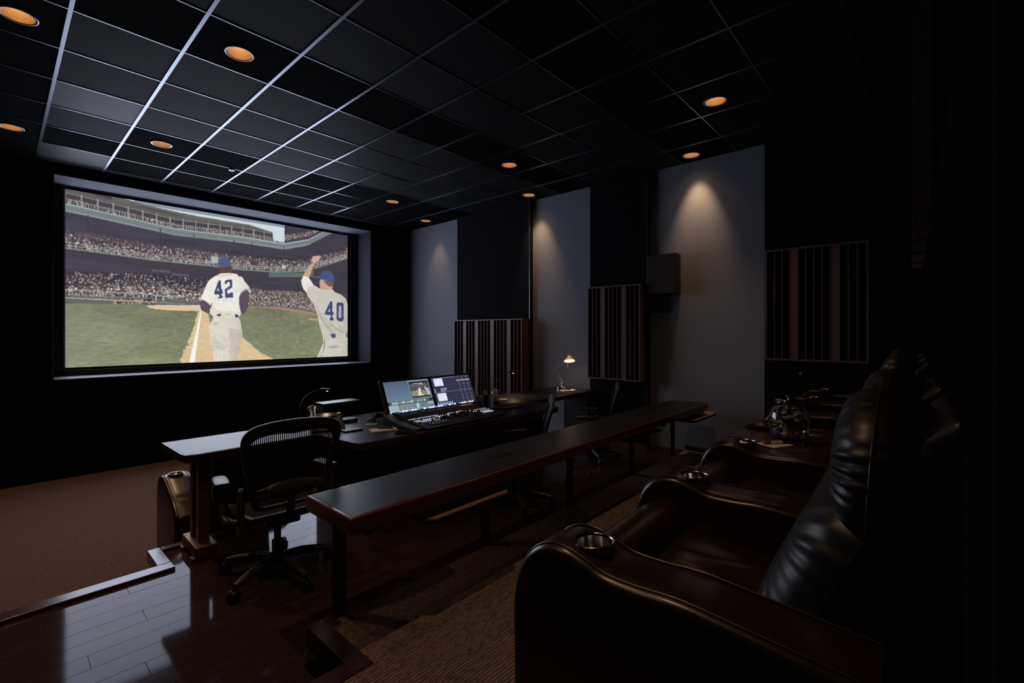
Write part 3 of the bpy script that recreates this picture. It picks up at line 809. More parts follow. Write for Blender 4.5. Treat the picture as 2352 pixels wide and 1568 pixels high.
# ================================================================== DESK
desk = thing('studio_desk', 'long black topped studio desk with angled centre carrying the grading console', 'desk', (0, 0, WD))
dz = DK - WD
outl = [(.828, 4.10), (.836, 3.62), (.850, 3.555), (.905, 3.532), (1.735, 3.528), (1.768, 3.314), (1.790, 3.075), (1.812, 3.020), (1.870, 2.992),
        (4.150, 2.918), (4.185, 2.935), (4.339, 3.396), (5.780, 3.392), (5.780, 4.055), (1.90, 4.085)]
def inset(poly, d):
    n = len(poly); out = []
    A = sum(poly[i][0] * poly[(i + 1) % n][1] - poly[(i + 1) % n][0] * poly[i][1] for i in range(n))
    sg = 1 if A > 0 else -1
    for i in range(n):
        p0, p1, p2 = Vector(poly[i - 1]), Vector(poly[i]), Vector(poly[(i + 1) % n])
        e1, e2 = (p1 - p0).normalized(), (p2 - p1).normalized()
        n1, n2 = Vector((-e1.y, e1.x)) * sg, Vector((-e2.y, e2.x)) * sg
        b = (n1 + n2); b = b / max(.3, b.length_squared) * 2
        out.append(tuple(p1 + b * d))
    return out
MB().prism(outl, dz - .055, dz - .0015).build('edge_band', 'cherry_dark', desk, bevel=.006, seg=3)
MB().prism(inset(outl, .010), dz - .006, dz).build('desk_top', 'desk_black', desk, bevel=.001, seg=1)
ped = MB().box(.917, 1.055, 3.59, 3.93, .022, .095)
ped.build('pedestal_base', 'bronze', desk, bevel=.008, seg=3)
for (ya, yb) in ((3.60, 3.66), (3.85, 3.91)):
    MB().box(.900, 1.05, ya, yb, 0, .024).build('base_pad', 'bronze', desk, bevel=.003)
for yc in (3.69, 3.83):
    MB().box(.952, 1.022, yc - .035, yc + .035, .094, dz - .054).build('pedestal_column', 'bronze', desk, bevel=.004)
MB().box(1.93, 1.99, 3.12, 3.88, 0, dz - .054).build('end_panel', 'black_metal', desk)
MB().box(4.02, 4.08, 3.06, 3.88, 0, dz - .054).build('end_panel', 'black_metal', desk)
MB().box(1.99, 4.02, 3.78, 3.80, .05, dz - .054).build('modesty_panel', 'black_metal', desk)
MB().box(5.70, 5.76, 3.50, 3.90, 0, dz - .054).build('end_panel', 'black_metal', desk)
MB().box(1.10, 1.92, 3.86, 3.885, .30, dz - .054).build('modesty_panel', 'black_metal', desk)
MB().box(1.20, 1.50, 3.40, 3.56, 0, .001)

# ================================================================== LONG TABLE in front of the recliners
tab = thing('long_table', 'long narrow cherry edged table with black inlay on square black legs', 'table', (0, 0, WD))
x0, x1, y0, y1 = 1.048, 5.600, 1.822, 2.252
tz = DK - WD
MB().prism([(x0, y0), (x1 - .03, y0 + .012), (x1, y0 + .045), (x1, y1 - .16), (x1 - .10, y1), (x0, y1)], tz - .075, tz - .001).build('table_edge', 'cherry', tab, bevel=.010, seg=3)
MB().prism([(x0 + .022, y0 + .020), (x1 - .04, y0 + .03), (x1 - .02, y0 + .055), (x1 - .02, y1 - .165), (x1 - .105, y1 - .018), (x0 + .022, y1 - .018)], tz - .004, tz).build('inlay', 'table_inlay', tab)
for lx in (1.222, 2.314, 3.362, 4.486, 5.545):
    MB().box(lx - .032, lx + .032, 2.220, 2.250, 0, tz - .074).build('leg', 'black_metal', tab, bevel=.003)
    MB().box(lx - .028, lx + .028, 1.88, 2.225, tz - .115, tz - .075).build('bracket', 'black_metal', tab, bevel=.003)
def tray(xa, xb, ya, yb, z):
    p = [(xa + .05, ya), (xb - .05, ya), (xb, ya + .05), (xb, yb), (xa, yb), (xa, ya + .05)]
    t = MB().prism(p, z - .022, z).build('keyboard_tray', 'black_plastic', tab, bevel=.004)
    MB().prism(inset(p, .006), z, z + .003).build('tray_surface', 'wood_tray', t)
    MB().box(xa + .05, xa + .08, yb - .10, yb - .02, z, tz - .114).build('hanger', 'black_metal', t)
    MB().box(xb - .16, xb - .13, yb - .10, yb - .02, z, tz - .114).build('hanger', 'black_metal', t)
tray(1.46, 2.10, 1.79, 2.10, tz - .128)
tray(5.05, 5.78, 1.80, 2.12, tz - .135)
MB().box(3.7, 4.35, 1.86, 2.1, tz - .135, tz - .118).build('keyboard_tray', 'black_plastic', tab, bevel=.004)
for gx, gy in ((2.28, 2.08), (4.78, 2.13)):
    MB().box(gx - .085, gx + .085, gy - .05, gy + .05, tz, tz + .004).build('power_plate', 'black_plastic', tab, bevel=.002)
    for s in (-1, 1): MB().box(gx + s * .04 - .03, gx + s * .04 + .03, gy - .035, gy + .035, tz + .004, tz + .006).build('power_lid', 'black_metal', tab)

# ================================================================== SWIVEL CHAIRS with woven backs
HB = [(0, .495), (.15, .498), (.200, .525), (.222, .60), (.246, .70), (.268, .80), (.284, .90), (.278, .965), (.235, 1.012), (.14, 1.036), (0, 1.044)]
def by(z):       # back profile: depth for a height
    t = (z - .5) / .54
    return -.185 - .055 * math.sin(min(1, t / .35) * PI / 2) - .16 * max(0, t - .30) ** 1.5 + .05 * max(0, t - .8)
def halfw(z, pts):
    P = np.array(pts)
    return float(np.interp(z, P[:, 1], P[:, 0]))
outer = spline([(x, 0, z) for x, z in HB], 5)
inn = [(0, .520), (.14, .522), (.172, .548), (.190, .61), (.210, .70), (.228, .80), (.240, .88), (.232, .925), (.185, .955), (.10, .963), (0, .955)]
inner = spline([(x, 0, z) for x, z in inn], 5)
def chair_meshes():
    D = {}
    # back frame: ring between the outer and inner outline, on the curved profile
    o2 = [(p.x, p.z) for p in outer]; i2 = [(p.x, p.z) for p in inner]
    o2 = o2 + [(-x, z) for x, z in o2[::-1]][1:-1]; i2 = i2 + [(-x, z) for x, z in i2[::-1]][1:-1]
    n = len(o2); mb = MB(); vs = []
    for (loop, off) in ((o2, -.006), (o2, -.030), (i2, -.032), (i2, .0)):
        vs += [(x, by(z) + off, z) for x, z in loop]
    fs = []
    for a, b in ((0, 1), (1, 2), (2, 3), (3, 0)):
        for i in range(n):
            j = (i + 1) % n; fs.append((a * n + i, a * n + j, b * n + j, b * n + i))
    mb.add(vs, fs); D['back_frame'] = (mb, 'chair_frame', .005)
    mb = MB()
    x = -.235
    zz = np.linspace(.51, .965, 24)
    P = np.array([(p.x, p.z) for p in inner]); zi = int(P[:, 0].argmax())
    while x < .236:
        ax = abs(x)
        zlo = float(np.interp(ax, P[:zi, 0], P[:zi, 1])); zhi = float(np.interp(ax, P[zi:, 0][::-1], P[zi:, 1][::-1]))
        if zhi - zlo > .03:
            st = np.linspace(zlo - .004, zhi + .006, 12)
            for a, b in zip(st[:-1], st[1:]):
                mb.add([(x - .0034, by(a) - .016, a), (x + .0034, by(a) - .016, a), (x + .0034, by(b) - .016, b), (x - .0034, by(b) - .016, b)], [(0, 1, 2, 3)])
        x += .0106
    D['back_weave'] = (mb, 'mesh_weave', 0)
    # lumbar pad
    mb = MB(); vs = []; fs = []
    for i in range(15):
        u = -1 + 2 * i / 14; x = .205 * u
        for (z, o) in ((.575 + .03 * u * u, -.036), (.60, -.052), (.645, -.052), (.675 - .045 * u * u, -.036), (.62, -.026)):
            vs.append((x, by(.62) + o - .01 * (1 - u * u), z))
    for i in range(14):
        for k in range(5): fs.append((i * 5 + k, i * 5 + (k + 1) % 5, i * 5 + 5 + (k + 1) % 5, i * 5 + 5 + k))
    mb.add(vs, fs); D['lumbar_pad'] = (mb, 'chair_plastic', 0)
    # seat
    SO = [(.205, -.19), (.235, -.10), (.25, .02), (.252, .14), (.225, .215), (.13, .24), (0, .247)]
    so = [(p.x, p.y) for p in spline([(a, b, 0) for a, b in SO], 4)]
    so = so + [(-a, b) for a, b in so[::-1]][1:]
    def sz(x, y): return .462 - .028 * (1 - (x / .26) ** 2) * (1 if y < .15 else 1 - (y - .15) * 4) - max(0, y - .14) ** 2 * 3.2
    mb = MB(); n = len(so)
    vs = []
    for off_s, dz_ in ((1, .004), (1, -.022), (.87, -.020), (.87, .002)):
        vs += [(x * off_s, .02 + (y - .02) * off_s, sz(x, y) + dz_) for x, y in so]
    fs = []
    for a, b in ((0, 1), (1, 2), (2, 3), (3, 0)):
        for i in range(n): j = (i + 1) % n; fs.append((a * n + i, a * n + j, b * n + j, b * n + i))
    mb.add(vs, fs); D['seat_frame'] = (mb, 'chair_frame', .004)
    mb = MB(); S2 = np.array([(x * .88, .02 + (y - .02) * .88) for x, y in so])
    x = -.21
    while x < .211:
        h = S2[:len(S2) // 2 + 1]; m_ = np.interp(abs(x), [0, .18, .21], [.215, .21, .16]); lo_ = -.165
        st = np.linspace(lo_, m_ + .004, 8)
        for a, b in zip(st[:-1], st[1:]):
            mb.add([(x - .004, a, sz(x, a) - .004), (x + .004, a, sz(x, a) - .004), (x + .004, b, sz(x, b) - .004), (x - .004, b, sz(x, b) - .004)], [(0, 1, 2, 3)])
        x += .0098
    D['seat_weave'] = (mb, 'mesh_weave', 0)
    mb = MB().box(-.10, .10, -.14, .10, .355, .415).box(-.22, .22, -.12, -.04, .395, .43)
    D['tilt_mechanism'] = (mb, 'chair_frame', .012)
    D['gas_column'] = (MB().lathe([(.034, .10), (.034, .22), (.021, .225), (.021, .36)], n=20), 'black_metal', 0)
    mb = MB().lathe([(.0, .135), (.045, .13), (.052, .10), (.048, .075), (0, .07)], n=20)
    D['hub'] = (mb, 'chair_plastic', 0)
    return D
CM = chair_meshes()
def pad_mesh():
    prof = [(-.13, .030), (-.11, .042), (-.03, .046), (.06, .044), (.11, .036), (.13, .020)]
    mb = MB(); vs = []; fs = []; n = 14
    st = spline([(y, w, 0) for y, w in prof], 3)
    for p in st:
        t = (p.x + .13) / .26
        for k in range(n):
            a = 2 * PI * k / n; c, s_ = math.cos(a), math.sin(a)
            cx = math.copysign(abs(c) ** .7, c) * p.y; cz = math.copysign(abs(s_) ** .8, s_) * .017 * (1 - .5 * max(0, (t - .8) / .2) ** 2)
            vs.append((cx, p.x, cz - .012 * t * t + .004))
    m = len(st)
    for i in range(m - 1):
        for k in range(n): fs.append((i * n + k, i * n + (k + 1) % n, i * n + n + (k + 1) % n, i * n + n + k))
    fs += [tuple(range(n - 1, -1, -1)), tuple((m - 1) * n + k for k in range(n))]
    return mb.add(vs, fs)
def make_chair(label, loc, rz, base_rot=0.0, drop=0.0, group='woven back swivel chairs'):
    t = thing('swivel_chair', label, 'office chair', loc, rz, group)
    for k, (mb, m, bv) in CM.items():
        o = mb.build(k, m, t, smooth=True, bevel=bv)
        if k.endswith('weave'): o['kind'] = 'stuff'
        if drop and k not in ('hub', 'gas_column'): o.location.z -= drop
    for i in range(5):
        a = base_rot + 2 * PI * i / 5; d = Vector((math.cos(a), math.sin(a), 0))
        pts = [d * .03 + Vector((0, 0, .105)), d * .14 + Vector((0, 0, .112)), d * .25 + Vector((0, 0, .098)), d * .325 + Vector((0, 0, .082))]
        lg = MB().tube(spline(pts, 4), [.031 - .010 * q / 12 for q in range(13)], n=10).build('base_leg', 'chair_plastic', t, smooth=True)
        cs = MB(); ce = d * .335 + Vector((0, 0, .034)); tn = Vector((-d.y, d.x, 0))
        M = Matrix((tn, d, Vector((0, 0, 1)))).transposed()
        for s in (-1, 1):
            w = MB().lathe([(.0, -.011), (.026, -.011), (.034, -.006), (.034, .006), (.026, .011), (0, .011)], n=18, axis='x')
            cs.add([M @ Vector(v) + ce + tn * .014 * s for v in w.v], w.f)
        c = cs.build('castor', 'black_plastic', t, smooth=True)
        MB().lathe([(.010, .060), (.010, .085)], c=(d.x * .33, d.y * .33, 0), n=10).build('castor_stem', 'black_metal', c)
    for s in (-1, 1):
        br = MB().prism([(-.225, .36), (-.185, .352), (-.165, .40), (-.172, .52), (-.178, .635), (-.20, .655), (-.228, .64), (-.232, .52)], s * .243, s * .275, axis='x')
        b = br.build('side_bracket', 'chair_plastic', t, bevel=.008, seg=3)
        for z in (.385, .625): MB().lathe([(.011, 0), (.011, .005), (0, .006)], c=(s * .276, -.20, z), n=12, axis='x').build('bolt', 'black_metal', b)
        ap = spline([(s * .262, -.19, .455), (s * .300, -.13, .448), (s * .322, -.07, .475), (s * .322, -.045, .54), (s * .318, -.02, .632)], 5)
        MB().tube(ap, [.026] * 8 + [.024] * 6 + [.020] * 7, n=10, flat=.7).build('arm_support', 'chair_plastic', t, smooth=True)
        pd = pad_mesh().build('arm_pad', 'arm_pad', t, smooth=True, loc=(s * .318, .03, .650), rot=(0, 0, s * .10))
        if drop:
            for o in (b, pd): o.location.z -= drop
            t.children[-2].location.z -= drop
    sp_ = spline([(0, -.12, .40), (0, -.20, .42), (0, -.262, .50), (0, by(.62) - .05, .60)], 4)
    o = MB().tube(sp_, [.03, .03, .03, .029, .028, .027, .026, .025, .024, .023, .022, .021, .02], n=10, flat=.6).build('back_spine', 'chair_plastic', t, smooth=True)
    if drop: o.location.z -= drop
    return t
make_chair('black woven back swivel chair drawn up to the left end of the desk', (1.237, 3.046, WD), -.10, base_rot=1.165)
make_chair('black woven back swivel chair seen edge on before the right end of the console', (3.18, 2.70, WD), .66, base_rot=-1.60, drop=.05)
make_chair('black swivel chair with gleaming arm pads below the bright desk lamp', (5.02, 3.05, WD), .53, base_rot=-1.51, drop=.10)

# ================================================================== RECLINERS
AW = .205      # arm width
def arm_profile(L, drop=0.0, h=.0):
    # side view, y toward the front: closed outline from the floor
    top = [(.0, .30), (-.002, .44), (.014, .535), (.05, .602), (.10, .640), (.16, .650), (.22, .636), (.28, .618), (.36, .616), (.46, .622), (.60, .612), (L, .596)]
    if drop: top = [(.0, .30), (-.002, .44), (.014, .535), (.05, .602), (.10, .640), (.16, .646), (.22, .632), (.28, .606), (.34, .580), (.42, .545), (.50, .50), (L, .42)]
    return [(-s, z) for s, z in [(p.x, p.y) for p in spline([(s, z, 0) for s, z in top], 4)]]
def pillow(w, h, d_front, d_back, k=22, amp=.03, nphi=220, nr=16, p=3.2, seedv=0):
    # stuffed cushion: outline in x/z, seam in the x/z plane, gathered at the seam. front is +y
    rng = random.Random(seedv); ph = [rng.uniform(0, 6.28) for _ in range(6)]
    mb = MB(); vs = []; fs = []
    for side, d in ((1, d_front), (-1, d_back)):
        base = len(vs)
        for j in range(nr + 1):
            r = 1 - (1 - j / nr) ** 1.0
            for i in range(nphi):
                a = 2 * PI * i / nphi; c, s = math.cos(a), math.sin(a)
                q = (abs(c) ** p + abs(s) ** p) ** (-1 / p)
                g = (math.sin(k * a + 2.2 * math.sin(3 * a + ph[0]) + ph[1]) * .65 + .35 * math.sin(k * .43 * a + ph[2])) * (.55 + .45 * math.sin(5 * a + ph[3]))
                wr = amp * (r ** 5) * (1 - .55 * r ** 14)
                rr = r * (1 + .10 * (math.sin(r * PI) ** 1) * .25)
                y = d * max(0, 1 - r ** 3.4) ** .52 * (1 + wr * g * 4.0)
                x = w / 2 * q * c * rr * (1 + .25 * wr * g); z = h / 2 * q * s * rr * (1 + .25 * wr * g)
                vs.append((x, side * y, z))
        for j in range(nr):
            for i in range(nphi):
                a, b = base + j * nphi + i, base + j * nphi + (i + 1) % nphi
                fs.append((a, b, b + nphi, a + nphi) if side > 0 else (b, a, a + nphi, b + nphi))
    return mb.add(vs, fs)
def tubeline(pts, r): return MB().tube(pts, r, n=6)
cup_me = None
def make_arm(parent, xc, L=.80, drop=0.0, top_z=0.0):
    prof = arm_profile(L, drop); lo = .02
    poly = [(0.0, lo)] + [(y, z) for y, z in prof] + [(-L, lo)]
    a = MB().prism(poly, xc - AW / 2, xc + AW / 2, axis='x')
    arm = a.build('arm', 'leather', parent, bevel=.022, seg=4)
    # padded top strip following the profile
    mb = MB(); vs = []; fs = []; n = 9
    pr = prof[3:]
    for i, (y, z) in enumerate(pr):
        q = pr[min(i + 1, len(pr) - 1)]; q0 = pr[max(i - 1, 0)]
        t = Vector((q[0] - q0[0], q[1] - q0[1])).normalized(); nn = Vector((t.y, -t.x))
        if nn.y < 0 and i > 3: nn = -nn
        if i <= 3 and nn.x < 0: nn = -nn
        for k in range(n):
            u = -1 + 2 * k / (n - 1); e = .008 * (1 - u ** 4) - .004
            cr = -.006 * math.exp(-((y + .455) / .012) ** 2) * (1 - u ** 6)
            vs.append((xc + u * (AW / 2 - .024), y + nn.x * (e + cr), z + nn.y * (e + cr)))
    for i in range(len(pr) - 1):
        for k in range(n - 1): fs.append((i * n + k, i * n + k + 1, (i + 1) * n + k + 1, (i + 1) * n + k))
    top = mb.add(vs, fs).build('top_pad', 'leather', arm, smooth=True)
    for s in (-1, 1):
        pts = [(xc + s * (AW / 2 - .024), y, z + .001) for y, z in pr]
        tubeline(pts, .0032).build('piping', 'piping', arm, smooth=True)
    # cup holder with a real hole
    cy = -.205 if not drop else -.17
    cz = float(np.interp(-cy, [-p[0] for p in prof], [p[1] for p in prof]))
    cyl = MB().lathe([(.050, cz - .085), (.050, cz + .08)], c=(xc, cy, 0), n=32).mesh('c')
    cut(arm, cyl); cut(top, cyl)
    for m_ in (arm, top):
        m_.data.polygons.foreach_set('use_smooth', [True] * len(m_.data.polygons)); m_.data.set_sharp_from_angle(angle=.7)
    tilt = -.10
    cu = MB().lathe([(.0565, .010), (.058, .0145), (.055, .018), (.0505, .0165), (.0490, .010), (.0475, -.06), (.045, -.068), (.0, -.069)], n=40)
    cu.f = [f for f in cu.f if len(f) == 4]
    o = cu.build('cup_holder', 'steel', arm, smooth=True, loc=(xc, cy, cz - .004)); o.rotation_euler = (tilt if not drop else -.05, 0, 0)
    o.data.set_sharp_from_angle(angle=2.0)
    return arm
def make_recliner(label, xl, xr, arms, front_y, floor, rz, seedv, back_drop=0.0, arm_drop=0.0, by_=0.0):
    """xl, xr: centre lines of the two arms; arms: which ones belong to this seat"""
    cx = (xl + xr) / 2
    t = thing('leather_recliner', label, 'recliner', (cx, front_y, floor), rz, 'leather recliners')
    W_ = (xr - xl) - AW
    for a in arms: make_arm(t, (xl if a < 0 else xr) - cx, drop=arm_drop, L=.80 if not arm_drop else .60)
    hw = W_ / 2 - .004
    MB().box(-hw, hw, -.78 + by_, -.06, .03, .40).build('seat_base', 'leather_black', t, bevel=.02)
    # front roll: top of the foot rest
    fr_ = [(-.02, .10), (-.008, .30), (-.012, .44), (-.04, .515), (-.10, .556), (-.17, .555), (-.215, .515), (-.225, .42), (-.22, .10)]
    MB().prism([(p.x, p.y) for p in spline([(a, b, 0) for a, b in fr_], 4)], -hw, hw, axis='x').build('foot_rest', 'leather', t, bevel=.03, seg=4)
    # seat cushion with pulled folds running front to back
    nx, ny = 26, 30; vs = []; fs = []; rng = random.Random(seedv)
    ph = [rng.uniform(0, 6) for _ in range(4)]
    for j in range(ny + 1):
        v = j / ny; y = -.215 - (.50 - by_) * v
        for i in range(nx + 1):
            u = -1 + 2 * i / nx
            edge = (1 - u ** 6) ; ev = min(1, (1 - (2 * v - 1) ** 8) ** .5 if abs(2 * v - 1) < 1 else 0)
            z = .455 + .065 * edge ** .5 * ev - .045 * v
            fold = math.exp(-((u - .15 - .5 * (v - .5)) / .10) ** 2) * .014 - math.exp(-((u + .25 - .35 * (v - .5)) / .07) ** 2) * .012 + .006 * math.sin(9 * u + 4 * v + ph[0]) * math.sin(PI * v)
            vs.append((u * hw, y, z + fold * math.sin(PI * min(1, v * 1.1)) * edge))
    for j in range(ny):
        for i in range(nx): a = j * (nx + 1) + i; fs.append((a, a + 1, a + nx + 2, a + nx + 1))
    n0 = len(vs)
    rim = [j * (nx + 1) for j in range(ny + 1)] + [ny * (nx + 1) + i for i in range(1, nx + 1)] + [j * (nx + 1) + nx for j in range(ny - 1, -1, -1)] + [i for i in range(nx - 1, 0, -1)]
    vs += [(vs[i][0], vs[i][1], .38) for i in rim]
    m_ = len(rim)
    fs += [(rim[i], rim[(i + 1) % m_], n0 + (i + 1) % m_, n0 + i) for i in range(m_)]
    MB().add(vs, fs).build('seat_cushion', 'leather', t, smooth=True)
    # reclined back: shell, lower cushion, head pillow
    bd = back_drop
    lean = math.radians(24)
    sh = MB().prism([(-.70, .30), (-.74, .22), (-.87, .30), (-.935, .70), (-.955, 1.00 - bd), (-.915, 1.055 - bd), (-.86, 1.0 - bd), (-.80, .70)], -hw + .03, hw - .03, axis='x')
    sh.build('back_shell', 'leather_black', t, bevel=.025, seg=3, loc=(0, by_, 0))
    lc = pillow(W_ - .002, .52, .115, .05, k=30, amp=.05, seedv=seedv + 1, p=3.6).build('lower_cushion', 'leather_black', t, smooth=True)
    lc.location = (0, -.690 + by_, .605 - bd * .3); lc.rotation_euler = (lean, 0, 0)
    hp = pillow(W_ - .002, .38, .085, .125, k=40, amp=.085, seedv=seedv + 2, p=2.35).build('head_pillow', 'leather_black', t, smooth=True)
    hp.location = (0, -.775 + by_, .885 - bd); hp.rotation_euler = (.06, 0, 0)
    # seam cord round the pillow
    pts = []
    for i in range(72):
        a = 2 * PI * i / 72; c, s = math.cos(a), math.sin(a); q = (abs(c) ** 2.35 + abs(s) ** 2.35) ** (-1 / 2.35)
        pts.append(((W_ - .002) / 2 * q * c * .995, 0, .19 * q * s * .995))
    MB().tube(pts, .0035, n=6, closed=True).build('seam_cord', 'piping', hp, smooth=True)
    return t
FY = .862
def fy(x): return FY + RA * (x - 1.1)
AX = [1.10, 1.88, 2.64, 3.31, 4.07, 4.83, 5.57]
make_recliner('brown leather recliner nearest the camera, cup holder on its left arm', AX[0], AX[1], (-1,), fy(1.49), RP, RA, 11)
make_recliner('brown leather recliner beside the nearest one, left of the snack table', AX[1], AX[2], (-1, 1), fy(2.26), RP, RA, 23)
make_recliner('brown leather recliner right behind the glass candy jar', AX[3], AX[4], (-1,), fy(3.69), RP, RA, 37)
make_recliner('brown leather recliner last but one from the right wall', AX[4], AX[5], (-1,), fy(4.45), RP, RA, 41)
make_recliner('brown leather recliner farthest from the camera, against the right wall', AX[5], AX[6], (-1, 1), fy(5.20), RP, RA, 53)
make_recliner('low leather recliner on the lower front carpet, showing beyond the desk pedestal', 1.03, 1.72, (-1, 1), 4.76, 0.0, 0.0, 67, back_drop=.14, arm_drop=1, by_=.19)

# snack table between two recliners
st = thing('snack_table', 'leather sided wedge table between two recliners holding paper, pen and candy jar', 'side table', ((AX[2] + AX[3]) / 2, fy(2.975), RP), RA)
hw = (AX[3] - AX[2] - AW) / 2 - .004
MB().prism([(-.03, .02), (-.02, .52), (-.06, .585), (-.78, .585), (-.80, .02)], -hw, hw, axis='x').build('cabinet', 'leather_black', st, bevel=.01)
MB().prism([(-.035, .585), (-.06, .612), (-.78, .612), (-.79, .585)], -hw, hw, axis='x').build('table_top', 'cherry_dark', st, bevel=.006)
TT = RP + .613
def stp(dx, dy): # point on the snack table
    return ((AX[2] + AX[3]) / 2 + dx - RA * dy, fy(2.975) + dy + RA * dx)
p = stp(-.13, -.30)
nt_ = MB().obox((0, 0, .001), (.15, .11, .002), -.45).build('note_sheet', 'paper_white', loc=(p[0], p[1], TT))
tag(nt_, 'small white sheet under a red tipped marker on the snack table', 'paper')
mk = thing('marker_pen', 'white marker with red cap and dark band on the snack table sheet', 'marker', (p[0] + .01, p[1] - .005, TT + .0105), -.72)
MB().lathe([(.008, -.035), (.008, .03)], n=14, axis='x').build('barrel', 'paper_white', mk, smooth=True)
MB().lathe([(.0082, -.048), (.0082, -.035)], n=14, axis='x').build('band', 'pen_dark', mk, smooth=True)
MB().lathe([(.006, -.078), (.0085, -.075), (.0085, -.048)], n=14, axis='x').build('cap', 'pen_red', mk, smooth=True)
MB().lathe([(.0082, .03), (.0082, .055), (.005, .072)], n=14, axis='x').build('end_plug', 'pen_dark', mk, smooth=True)
p = stp(.00, -.47)
bp = thing('pen', 'black ball pen with chrome ring lying before the candy jar', 'pen', (p[0], p[1], TT + .006), -.85)
MB().lathe([(.0035, -.075), (.005, -.06), (.005, .05), (.004, .07)], n=12, axis='x').build('barrel', 'black_plastic', bp, smooth=True)
MB().lathe([(.0054, -.006), (.0054, .006)], n=12, axis='x').build('ring', 'chrome', bp, smooth=True)
p = stp(.085, -.33)
jx, jy = p
jar = thing('candy_jar', 'squat glass candy jar with metal lid on the snack table', 'jar', (jx, jy, TT))
outp = [(.0, .002), (.070, .002), (.088, .010), (.096, .035), (.099, .09), (.096, .14), (.084, .168), (.066, .184), (.062, .196)]
inp = [(.058, .196), (.062, .182), (.080, .165), (.092, .138), (.095, .09), (.092, .036), (.084, .014), (.068, .008), (.0, .008)]
g = MB().lathe(outp + inp, n=48).build('glass_body', 'glass', jar, smooth=True)
g.data.set_sharp_from_angle(angle=2.5)
lid = MB().lathe([(.068, .190), (.070, .193), (.070, .214), (.064, .219), (.0, .220)], n=48).build('lid', 'chrome', jar, smooth=True)
MB().lathe([(.008, .219), (.008, .232), (.016, .238), (.016, .246), (.0, .249)], n=20).build('knob', 'chrome', lid, smooth=True)
lb = MB(); vs = []
for i in range(9):
    a = -2.35 + .05 * i
    for z in (.022, .056): vs.append((.1005 * math.cos(a), .1005 * math.sin(a), z))
lb.add(vs, [(2 * i, 2 * i + 2, 2 * i + 3, 2 * i + 1) for i in range(8)]).build('paper_label', 'paper', jar)
def candy(m):
    mb = MB().lathe([(.0, -.024), (.011, -.026), (.003, -.013), (.010, -.011), (.012, 0), (.010, .011), (.003, .013), (.011, .026), (.0, .024)], n=10, axis='x').mesh('wrapped_candy')
    mb.materials.append(MATS[m]); mb.polygons.foreach_set('use_smooth', [True] * len(mb.polygons)); return mb
cms = [candy('candy_cream'), candy('candy_brown'), candy('candy_gold')]
CN = ['cream', 'brown', 'gold']
random.seed(12); pl = []; tries = 0
while len(pl) < 64 and tries < 6000:
    tries += 1
    r = .078 * math.sqrt(random.random()); a = random.uniform(0, 6.283)
    z = .030 + .0135 * (len(pl) // 7) + random.uniform(0, .004)
    q = Vector((r * math.cos(a), r * math.sin(a), z))
    if all((q - w).length > .0225 for w in pl):
        pl.append(q); k = random.choice((0, 0, 1, 1, 2))
        o = bpy.data.objects.new('wrapped_candy', cms[k]); C.objects.link(o)
        o.location = (jx + q.x * .80, jy + q.y * .80, TT + q.z); o.rotation_euler = (random.uniform(-.5, .5), random.uniform(-.6, .6), random.uniform(0, 6.28))
        tag(o, CN[k] + ' wrapped sweet inside the glass candy jar', 'candy', CN[k] + ' sweets in the candy jar')

# ================================================================== WALL THINGS
def diffuser(label, x_front, x_wall, ya, yb, za, zb, wells):
    """slatted wooden diffuser hung on the right wall; wells: widths pattern"""
    t = thing('slat_diffuser', label, 'acoustic panel', (x_wall, (ya + yb) / 2, za), 0, 'slatted acoustic diffusers')
    d = x_wall - x_front; h = zb - za; L = yb - ya
    MB().box(-.02, 0, -L / 2, L / 2, 0, h).build('back_board', 'diffuser_dark', t)
    for s in (-1, 1): MB().box(-d, -.0, s * L / 2 - .009, s * L / 2 + .009, 0, h).build('side_board', 'diffuser', t, bevel=.002)
    MB().box(-d, -.0, -L / 2 + .009, L / 2 - .009, h - .018, h).build('top_board', 'diffuser', t, bevel=.002)
    MB().box(-d, -.0, -L / 2 + .009, L / 2 - .009, 0, .018).build('bottom_board', 'diffuser', t, bevel=.002)
    n = len(wells); w = (L - .018) / n; y = L / 2 - .009
    for i, c in enumerate(wells):
        yc = y - w * (i + .5)
        if i: MB().box(-d + .001, -.02, y - w * i - .004, y - w * i + .004, .018, h - .018).build('fin', 'diffuser', t)
        dep = {'0': d - .004, '1': d * .72, '2': d * .45, '3': .03}[c]
        if c != '3': MB().box(-dep, -.02, yc - w / 2 + .004, yc + w / 2 - .004, .018, h - .018).build('slat', 'diffuser', t)
    return t
diffuser('wide dark slatted diffuser behind the pencil cup, left of the desk lamp', 5.60, PX - .014, 4.625, 6.175, .74, 2.046, '3330333033330333303333'[:21][::1])
diffuser('narrow dark slatted diffuser right of the glowing desk lamp', 5.62, PX - .014, 2.69, 3.445, 1.198, 2.452, '333033330333')
diffuser('dim reddish slatted diffuser at the far right of the right wall, behind the recliners', 5.62, PX - .014, .42, 1.265, 1.537, 2.703, '333033330333')
sp = thing('wall_speaker', 'brown box speaker mounted on the grey wall under the widest light scallop', 'speaker', (XR, 2.44, 2.31))
MB().box(-.165, -.012, -.185, .19, 0, .50).build('cabinet', 'black_plastic', sp, bevel=.006)
MB().box(-.178, -.165, -.18, .185, .006, .494).build('grille', 'speaker_cloth', sp, bevel=.005)
MB().box(-.02, 0, -.05, .05, .15, .35).build('wall_mount', 'black_metal', sp)
# thermostat like dot low on the black pilaster
kn = MB().lathe([(.0, -.012), (.014, -.010), (.016, 0)], n=16, axis='x').build('round_thermostat', 'lamp_trim', loc=(PX, .70 + .28, 1.40))
tag(kn, 'tiny pale round thermostat on the black wall above the far recliners', 'thermostat')
